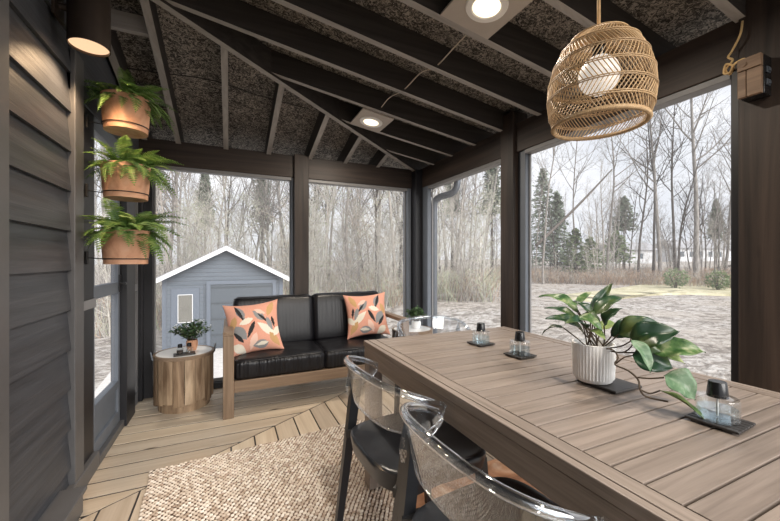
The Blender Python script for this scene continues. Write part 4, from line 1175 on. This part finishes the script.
for sg in (-1, 1):
    xe = xm + sg * (xm - sw0 + .36); zee = zp - sl_ * abs(xe - xm)
    q = [(xm, FYS - .32, zp - .02), (xe, FYS - .32, zee - .02), (xe, FYS - .27, zee - .02), (xm, FYS - .27, zp - .02)]
    m.hexa([so_(p) for p in q] + [so_((p[0], p[1], p[2] + .13)) for p in q])
m.build('fascia', M['white_paint'], sd_)
m = MB()
for x0, x1 in ((sw0 - .02, sw0 + .10), (sw1 - .10, sw1 + .02)): m.box(x0 - xm, x1 - xm, -.03, .02, 0, ze - zb0)
m.build('corner_board', M['shed_door'], sd_)
d = MB(); d.box(-1.62 - xm, -.85 - xm, -.06, .0, .03, 2.0, .01); dd = d.build('door', M['shed_door'], sd_)
d = MB()
for x0, x1, z0, z1 in ((-1.73, -1.62, .0, 2.1), (-.85, -.74, .0, 2.1), (-1.62, -.85, 2.0, 2.1)): d.box(x0 - xm, x1 - xm, -.07, .0, z0, z1)
d.build('door_frame', M['shed_siding'], sd_)
d = MB(); d.box(-1.42 - xm, -1.05 - xm, -.085, -.055, .95, 1.78); d.build('door_window', M['shed_glass'], dd)
d = MB()
for x0, x1, z0, z1 in ((-1.435, -1.42, .935, 1.795), (-1.05, -1.035, .935, 1.795), (-1.42, -1.05, 1.78, 1.795), (-1.42, -1.05, .935, .95)): d.box(x0 - xm, x1 - xm, -.10, -.05, z0, z1)
d.build('window_frame', M['white_paint'], dd)
d = MB(); d.lathe([(0, -.03), (.03, 0), (0, .03)], (-.93 - xm, -.09, .98), 12); d.build('knob', M['bronze'], dd)
d = MB(); d.box(-.55 - xm, 1.32 - xm, -.035, .0, .02, 2.08); d.build('garage_door', M['garage'], sd_)
d = MB()
for x0, x1, z0, z1 in ((-.66, -.55, 0, 2.19), (1.32, 1.43, 0, 2.19), (-.55, 1.32, 2.08, 2.19)): d.box(x0 - xm, x1 - xm, -.07, .0, z0, z1)
d.build('garage_frame', M['shed_door'], sd_)

# ------------------------------------------------------------------ trees
def grow(mb, p, d, L, r, lvl, rnd, o):
    """one limb as a wavy tapering tube, then its own side limbs"""
    n = 7 if lvl == 0 else (5 if lvl == 1 else 3)
    pts = [Vector(p)]; dirs = [Vector(d).normalized()]
    for i in range(n):
        w = o['wav'] * (1 if lvl else .45)
        dd = (dirs[-1] + Vector((rnd.gauss(0, w), rnd.gauss(0, w), rnd.gauss(0, w * .6) + o['up'] * (1 if lvl else 0)))).normalized()
        dirs.append(dd); pts.append(pts[-1] + dd * L / n)
    end = .25 if lvl == 0 else .3
    mb.tube(pts, [max(o['rmin'], r * (1 - (1 - end) * (i / n) ** .9)) for i in range(n + 1)], (7, 5, 4, 3)[min(lvl, 3)], caps=False)
    if lvl >= o['depth']:
        return
    cnt = o['cnt'][lvl]
    for k in range(cnt):
        t = o['t0'] + (1 - o['t0']) * (k + rnd.random()) / cnt if lvl == 0 else rnd.uniform(.2, 1)
        i = min(n - 1, int(t * n)); q = pts[i].lerp(pts[i + 1], t * n - i)
        az = rnd.uniform(0, 2 * PI); ax = dirs[i]
        s_ = ax.orthogonal().normalized(); b_ = ax.cross(s_)
        an = rnd.uniform(*o['ang'])
        nd = ax * math.cos(an) + (s_ * math.cos(az) + b_ * math.sin(az)) * math.sin(an)
        rr = r * (1 - .75 * t) * rnd.uniform(.45, .75)
        grow(mb, q, nd, L * o['len'][lvl] * rnd.uniform(.6, 1.1) * (1 - .45 * (t if lvl == 0 else 0)), max(o['rmin'], rr), lvl + 1, rnd, o)
def tree_mesh(seed, H, r, mat, **kw):
    o = dict(wav=.10, up=.10, depth=3, cnt=(13, 6, 4), t0=.38, ang=(R(25), R(62)), len=(.42, .45, .5), rmin=.006); o.update(kw)
    rnd = random.Random(seed); mb = MB(); grow(mb, (0, 0, -.25), (rnd.gauss(0, .03), rnd.gauss(0, .03), 1), H, r, 0, rnd, o)
    return mb
BIG = [tree_mesh(100 + k, 15 + k % 4, .15, None, t0=.30 + .05 * (k % 4)).mesh('bare_tree', M[['bark', 'bark_dark', 'bark', 'bark_pale'][k % 4]]) for k in range(9)]
SAP = [tree_mesh(200 + k, 5.2 + k % 3, .035, None, t0=.12, cnt=(17, 7, 3), ang=(R(20), R(55)), rmin=.005, wav=.14).mesh('sapling', M[['twig', 'bark', 'twig'][k % 3]]) for k in range(7)]
def budded(seed):
    mb = tree_mesh(seed, 5.8, .04, None, t0=.15, cnt=(15, 6, 3), rmin=.005, wav=.14); tips = [Vector(v) for v in mb.v]; rnd = random.Random(seed)
    lf = MB()
    for k in range(620):
        p = rnd.choice(tips) + Vector((rnd.gauss(0, .09), rnd.gauss(0, .09), rnd.gauss(0, .09)))
        if p.z < .8: continue
        a = Vector((rnd.gauss(0, 1), rnd.gauss(0, 1), rnd.gauss(0, 1))).normalized() * rnd.uniform(.02, .04); b_ = a.orthogonal().normalized() * a.length * .7
        lf.add([p - a, p - b_, p + a, p + b_], [(0, 1, 2, 3)])
    return mb, lf
BUD = []
for k in range(4):
    a, l = budded(300 + k); BUD.append((a.mesh('bud_trunk', M['twig']), l.mesh('bud_leaves', M[['bud', 'bud', 'dead_leaf', 'bud'][k]])))
def put(me, name, loc, rz, sc, label, cat, group, rx=0.0, szx=1.0):
    o = bpy.data.objects.new(name, me); COL.objects.link(o); o.location = loc; o.rotation_euler = (rx, 0, rz); o.scale = (sc * szx, sc * szx, sc)
    return tag(o, label, cat, group)
rnd = random.Random(5)
def polar(az, d): return d * math.sin(R(az)), d * math.cos(R(az))
placed = []
def free(x, y, gap):
    for a, b_ in placed:
        if abs(a - x) < gap and abs(b_ - y) < gap: return False
    placed.append((x, y)); return True
nb = 0; tries = 0
while nb < 84 and tries < 4000:
    tries += 1; az = rnd.uniform(-15, 38); d = rnd.uniform(19, 52)
    x, y = polar(az, d)
    if not free(x, y, .7) or (abs(x - xm) < 3.4 and y < 19): continue
    put(rnd.choice(BIG), 'bare_tree', (x, y, gz(x, y)), rnd.uniform(0, 6.28), rnd.uniform(.6, .95), 'tall bare tree in the dense wood behind the shed and sofa', 'tree', 'bare trees in the wood behind the shed and sofa', szx=rnd.uniform(.8, 1.1)); nb += 1
nb = 0; tries = 0
while nb < 62 and tries < 4000:
    tries += 1; az = rnd.uniform(38, 74); d = rnd.uniform(33, 66)
    x, y = polar(az, d)
    if not free(x, y, .8): continue
    put(rnd.choice(BIG), 'bare_tree', (x, y, gz(x, y)), rnd.uniform(0, 6.28), rnd.uniform(.36, .66), 'bare tree in the thin wood at the back of the yard near the houses', 'tree', 'bare trees at the back of the yard', szx=rnd.uniform(.7, 1.0)); nb += 1
nb = 0; tries = 0
while nb < 80 and tries < 4000:
    tries += 1; az = rnd.uniform(-15, 40); d = 16.5 + 24 * rnd.random() ** 1.5
    x, y = polar(az, d)
    if not free(x, y, .35) or (abs(x - xm) < 3.0 and y < 18): continue
    put(rnd.choice(SAP), 'bare_sapling', (x, y, gz(x, y)), rnd.uniform(0, 6.28), rnd.uniform(.6, 1.15), 'thin bare sapling at the edge of the wood behind the sofa', 'sapling', 'bare saplings behind the sofa'); nb += 1
nb = 0; tries = 0
while nb < 66 and tries < 4000:
    tries += 1; az = rnd.uniform(-15, 40); d = 17 + 22 * rnd.random() ** 1.3
    x, y = polar(az, d)
    if not free(x, y, .4) or (abs(x - xm) < 3.0 and y < 18): continue
    k = rnd.randrange(4)
    t = put(BUD[k][0], 'budding_tree', (x, y, gz(x, y)), rnd.uniform(0, 6.28), rnd.uniform(.6, 1.25), 'thin tree with pale spring buds among the saplings behind the sofa', 'tree', 'budding trees behind the sofa'); nb += 1
    l = bpy.data.objects.new('foliage', BUD[k][1]); COL.objects.link(l); l.parent = t
nb = 0; tries = 0
while nb < 40 and tries < 4000:
    tries += 1; az = rnd.uniform(41, 74); d = 31 + 20 * rnd.random()
    x, y = polar(az, d)
    if not free(x, y, .5): continue
    put(rnd.choice(SAP), 'bare_sapling', (x, y, gz(x, y)), rnd.uniform(0, 6.28), rnd.uniform(.45, .8), 'thin bare sapling in the brush at the back of the yard', 'sapling', 'bare saplings at the back of the yard'); nb += 1
# single trees in the right opening
def hero(px, d, k, sc, label, mat=None, seed=None, lean=0.0, **kw):
    p = at(px, 261, d); x, y = p.x, p.y
    mb = tree_mesh(seed or (400 + px), 17, kw.pop('r', .16), None, **kw)
    o = mb.build('bare_tree', M[mat or 'bark'], None, smooth=True); o.location = (x, y, gz(x, y)); o.scale = (sc, sc, sc); o.rotation_euler = (0, lean, -YAW)
    return tag(o, label, 'tree')
hero(696, 26.5, 0, 1.0, 'straight pale-barked tree between the two small round shrubs', 'bark_pale', r=.20, t0=.5, wav=.05)
hero(660, 27.5, 0, .95, 'forked grey tree just behind the round shrub with the white houses beyond', 'bark', r=.16, t0=.42)
hero(653, 28.5, 0, .85, 'slim grey tree standing close beside the forked grey tree', 'bark_dark', r=.13, t0=.5)
hero(677, 32, 0, .95, 'dark-barked tree rising between forked tree and pale straight tree', 'bark_dark', r=.15, t0=.45)
hero(638, 28, 0, .72, 'crooked dark tree before the distant white house', 'bark_dark', r=.15, t0=.4, wav=.22)
hero(606, 31, 0, .9, 'bare tree seen just past the rattan pendant, with spreading forks', 'bark', r=.14, t0=.5)
hero(577, 33, 0, .85, 'tall slim bare tree near the dark evergreen', 'bark', r=.12, t0=.5)
hero(724, 34, 0, .95, 'tall bare tree nearest the wide dark post', 'bark', r=.15, t0=.5)
hero(543, 27, 0, .8, 'bare tree beside the double right post, with a leaning trunk against it', 'bark', r=.12, t0=.5)
hero(448, 24, 0, .8, 'leaning grey tree past the downspout', 'bark', r=.13, t0=.5, lean=R(-9))
hero(478, 23, 0, .85, 'bare tree midway between downspout and right post', 'bark', r=.12, t0=.5, lean=R(4))
hero(349, 20, 0, .9, 'grey trunk seen through the middle of the screen above the coral pillow', 'bark', r=.13, t0=.5)
hero(396, 19.5, 0, .9, 'pale trunk standing just inside the far corner post', 'bark_pale', r=.12, t0=.55, wav=.05)
a_, b_ = at(536, 246, 27), at(612, 170, 29); m = MB()
m.tube(smooth_poly([a_, a_.lerp(b_, .5) + Vector((0, 0, -.15)), b_], 5), [.13, .125, .12, .11, .105, .10, .09, .08, .07, .06, .05], 7)
tag(m.build('dead_tree', M['bark_dark'], smooth=True), 'dead trunk leaning at a slant across the trees by the right post', 'dead tree')
def conifer(px, d, H, seed, label, mat='conifer', wide=.30, z0=.12):
    rn = random.Random(seed); p = at(px, 261, d)
    t = MB(); t.tube([(0, 0, -.2), (0, 0, H)], [H * .013, .02], 7)
    f = MB(); nl = int(H * 3.4)
    for k in range(nl):
        q = k / nl; z = H * (z0 + (1 - z0) * q); L = H * wide * (1 - q) ** .8 * rn.uniform(.75, 1.05) + .12
        nbch = rn.randint(5, 7); a0 = rn.uniform(0, 6.28)
        for j in range(nbch):
            a = a0 + 2 * PI * j / nbch + rn.uniform(-.25, .25); L2 = L * rn.uniform(.6, 1.1)
            d_ = Vector((math.cos(a), math.sin(a), .0)); sd = Vector((-d_.y, d_.x, 0))
            zz = z + rn.uniform(-.5, .5) * H / nl; t.tube([(0, 0, zz), d_ * L2 * .5 + Vector((0, 0, zz + .03 * L2)), d_ * L2 + Vector((0, 0, zz - .05 * L2))], [.03, .02, .008], 4)
            for i in range(11):
                tt = rn.random() ** .7; c_ = Vector((0, 0, zz)) + d_ * L2 * tt + sd * rn.gauss(0, .12) * L2 * (1.1 - tt) + Vector((0, 0, -.12 * L2 * tt * tt + .10 * L2 * tt + rn.gauss(0, .10)))
                e_ = Vector((rn.gauss(0, 1), rn.gauss(0, 1), rn.gauss(0, .8))).normalized() * rn.uniform(.12, .24); h_ = e_.orthogonal().normalized() * e_.length * .6
                f.add([c_ - e_, c_ - h_, c_ + e_, c_ + h_], [(0, 1, 2, 3)])
    o = t.build('evergreen_tree', M['bark_dark'], None, smooth=True); o.location = (p.x, p.y, gz(p.x, p.y))
    f.build('foliage', M[mat], o); return tag(o, label, 'tree')
conifer(557, 38, 9.0, 2, 'tall dark conifer closest to the right post, top against the sky')
conifer(543, 42, 12.5, 3, 'conifer partly hidden by the right post')
conifer(575, 33, 4.6, 4, 'low bushy evergreen under the tall conifer', 'evergreen', .42, .04)
conifer(590, 36, 4.0, 5, 'dark evergreen between low bushy evergreen and parked car', 'evergreen', .5, .10)
conifer(616, 38, 4.6, 6, 'spreading dark evergreen with a visible trunk before the white house', 'evergreen', .5, .28)
conifer(624, 46, 9.5, 7, 'distant pine showing over the middle of the yard', 'conifer', .24, .55)
conifer(716, 46, 9, 8, 'slender pine behind the tall bare tree nearest the wide dark post', 'conifer', .14, .45)
conifer(262, 34, 13, 9, 'thin pine above the shed roof', 'conifer', .09, .5)
conifer(205, 36, 12, 10, 'thin pine above the shed eave near the ferns', 'conifer', .10, .5)
conifer(492, 33, 13.5, 11, 'thin pine seen beside the right post, between post and downspout', 'conifer', .10, .45)
conifer(452, 38, 13, 12, 'thin pine high above the downspout', 'conifer', .10, .5)
# shrubs
def leafball(name, px, py, w, h, mat, seed, label, cat, n=520):
    p = gp(px, py); rn = random.Random(seed); s_ = MB(); t = MB()
    for k in range(7):
        a = rn.uniform(0, 6.28); t.tube([(0, 0, -.1), (math.cos(a) * w * .12, math.sin(a) * w * .12, h * .35), (math.cos(a) * w * .3, math.sin(a) * w * .3, h * .8)], [.03, .02, .008], 5)
    for k in range(n):
        v = Vector((rn.gauss(0, 1), rn.gauss(0, 1), rn.gauss(0, 1))).normalized() * rn.uniform(.45, 1) ** .5
        v *= 1 + .25 * noise.noise(v * 2.5 + Vector((seed, 0, 0)))
        c_ = Vector((v.x * w / 2, v.y * w / 2, h * .56 + v.z * h * .46)); a = Vector((rn.gauss(0, 1), rn.gauss(0, 1), rn.gauss(0, .7))).normalized() * rn.uniform(.05, .10); b_ = a.orthogonal().normalized() * a.length * .5
        s_.add([c_ - a, c_ - b_, c_ + a, c_ + b_], [(0, 1, 2, 3)])
    o = t.build(name, M['bark_dark'], None); s_.build('foliage', M[mat], o); o.location = (p.x, p.y, gz(p.x, p.y))
    return tag(o, label, cat)
leafball('round_shrub', 676, 290, 1.30, 1.25, 'evergreen', 3, 'small round evergreen shrub on the grass, left of the pale straight tree', 'shrub')
leafball('round_shrub', 718, 292, 1.25, 1.25, 'evergreen', 4, 'small round evergreen shrub on the grass, nearest the wide dark post', 'shrub')
leafball('leafy_bush', 349, 283, 1.1, 1.2, 'dead_leaf', 9, 'low reddish bush in the wood above the coral pillow', 'bush', 260)
# brush along the wood: uncountable twigs and dry stalks
def brush(name, a0, a1, d0, d1, n, hmax, mats, seed, label):
    rn = random.Random(seed); m = MB()
    for k in range(n):
        az = rn.uniform(a0, a1); d = d0 + (d1 - d0) * rn.random() ** 1.4; x, y = polar(az, d)
        if abs(x - xm) < 2.4 and y < 17.4: continue
        z = gz(x, y); h = hmax * rn.uniform(.3, 1); m.cur = rn.randrange(len(mats))
        for j in range(4):
            b0 = Vector((x + rn.gauss(0, .2), y + rn.gauss(0, .2), z)); tp = b0 + Vector((rn.gauss(0, .28) * h, rn.gauss(0, .28) * h, h)); md = b0.lerp(tp, .5) + Vector((rn.gauss(0, .06), rn.gauss(0, .06), 0))
            m.tube([b0, md, tp], [.012, .009, .004], 3, caps=False)
            for i in range(3):
                q = md.lerp(tp, rn.random()); m.tube([q, q + Vector((rn.gauss(0, .3), rn.gauss(0, .3), rn.uniform(.05, .4))) * h * .5], [.007, .003], 3, caps=False)
    o = m.build(name, mats); return tag(o, label, 'brush', None, 'stuff')
brush('undergrowth', -15, 41, 16.5, 30, 1700, 1.5, [M['twig'], M['bark'], M['dead_leaf'], M['bud']], 21, 'tangle of twigs and dry stalks at the foot of the wood')
brush('undergrowth', 41, 76, 30, 46, 2400, 1.0, [M['twig'], M['dead_leaf'], M['dead_leaf'], M['bark']], 22, 'low brown brush at the back of the yard')
p = gp(452, 300); m = MB(); m.tube([(-.8, 0, .12), (-.2, .05, .2), (.5, .1, .16), (1.0, .3, .1)], [.10, .14, .12, .05], 8); o = m.build('fallen_log', M['twig'], smooth=True); o.location = (p.x, p.y, gz(p.x, p.y)); o.rotation_euler = (0, 0, -YAW); tag(o, 'pale log lying on the dirt past the downspout', 'log')
p = gp(733, 272); m = MB(); m.tube([(-1.6, 0, .2), (-.2, .05, .5), (.8, .1, .75)], [.16, .2, .1], 8); o = m.build('fallen_log', M['bark_dark'], smooth=True); o.location = (p.x - 1.5, p.y, gz(p.x, p.y)); o.rotation_euler = (0, 0, -YAW); tag(o, 'dark log in the brush near the wide dark post', 'log')
# distant houses and car
def house(px, d, w, h, dep, label, rz=0.0):
    p = at(px, 261, d); z = gz(p.x, p.y); r_ = empty('distant_house', (p.x, p.y, z), -YAW + rz); tag(r_, label, 'house')
    m = MB(); m.box(-w / 2, w / 2, 0, dep, -.3, h); m.build('wall', M['house_white'], r_)
    m = MB(); q = [(-w / 2 - .4, -.5, h), (w / 2 + .4, -.5, h), (w / 2 + .4, dep + .5, h), (-w / 2 - .4, dep + .5, h)]
    m.add(q + [(-w / 2 - .4, dep / 2, h + dep * .28), (w / 2 + .4, dep / 2, h + dep * .28)], [(0, 3, 2, 1), (0, 1, 5, 4), (2, 3, 4, 5), (1, 2, 5), (3, 0, 4)]); m.build('roof', M['roof_grey'], r_)
    for k in range(int(w / 2.4)):
        x = -w / 2 + 1.2 + k * 2.4; f = MB(); f.box(x - .5, x + .5, -.06, 0, h * .35, h * .75); f.build('window', M['dark_glass'], r_)
house(633, 70, 9, 2.6, 6, 'low pale house far away behind the crooked dark tree')
house(705, 78, 14, 2.8, 7, 'long pale house far away behind the pale straight tree', R(8))
p = at(563, 261, 62); cr = empty('parked_car', (p.x, p.y, gz(p.x, p.y)), -YAW + R(15)); tag(cr, 'silver car parked far away beyond the low bushy evergreen', 'car')
m = MB(); prof_ = [(-2.1, .35), (2.1, .35), (2.15, .75), (1.3, .9), (.7, 1.4), (-1.0, 1.45), (-1.7, .95), (-2.15, .85)]; k = len(prof_)
m.add([(x, -.85, z) for x, z in prof_] + [(x, .85, z) for x, z in prof_], [tuple(range(k)), tuple(range(2 * k - 1, k - 1, -1))] + [(i, k + i, k + (i + 1) % k, (i + 1) % k) for i in range(k)]); m.build('body', M['car_paint'], cr)
m = MB(); m.box(-.95, .65, -.87, -.84, .95, 1.33); m.build('side_window', M['dark_glass'], cr)
for x in (-1.3, 1.35):
    for yv in (-.8, .8):
        m = MB(); m.tube([(x, yv - .1, .33), (x, yv + .1, .33)], .33, 16); m.build('wheel', M['cap_black'], cr)

# ------------------------------------------------------------------ sky and light
w = bpy.data.worlds.new('overcast_sky'); scn.world = w; w.use_nodes = True; t = w.node_tree; t.nodes.clear()
o = t.nodes.new('ShaderNodeOutputWorld'); bg = t.nodes.new('ShaderNodeBackground'); tc = t.nodes.new('ShaderNodeTexCoord'); no = t.nodes.new('ShaderNodeTexNoise'); cr_ = t.nodes.new('ShaderNodeValToRGB')
mp = t.nodes.new('ShaderNodeMapping'); mp.inputs['Scale'].default_value = (1, 1, 2.2)
t.links.new(tc.outputs['Generated'], mp.inputs[0]); t.links.new(mp.outputs[0], no.inputs['Vector']); no.inputs['Scale'].default_value = 3.2; no.inputs['Detail'].default_value = 5
cr_.color_ramp.elements[0].position = .38; cr_.color_ramp.elements[0].color = (.70, .73, .79, 1); cr_.color_ramp.elements[1].position = .66; cr_.color_ramp.elements[1].color = (.95, .96, 1, 1)
t.links.new(no.outputs[0], cr_.inputs[0]); t.links.new(cr_.outputs[0], bg.inputs[0]); t.links.new(bg.outputs[0], o.inputs[0]); bg.inputs[1].default_value = 1.1
sn = bpy.data.lights.new('veiled_sun', 'SUN'); sn.energy = 4.5; sn.angle = R(50); sn.color = (1, .97, .93); so = bpy.data.objects.new('veiled_sun', sn); COL.objects.link(so)
so.rotation_euler = (R(58), 0, R(14))

vs_ = scn.view_settings; vs_.view_transform = 'Standard'; vs_.look = 'None'; vs_.gamma = 1.0; vs_.use_curve_mapping = False; vs_.exposure = 0.25
scn.display_settings.display_device = 'sRGB'
cy = scn.cycles
cy.max_bounces = 10; cy.diffuse_bounces = 5; cy.glossy_bounces = 5; cy.transmission_bounces = 10; cy.transparent_max_bounces = 24; cy.sample_clamp_indirect = 6.0; cy.use_denoising = True; cy.caustics_reflective = False; cy.caustics_refractive = False
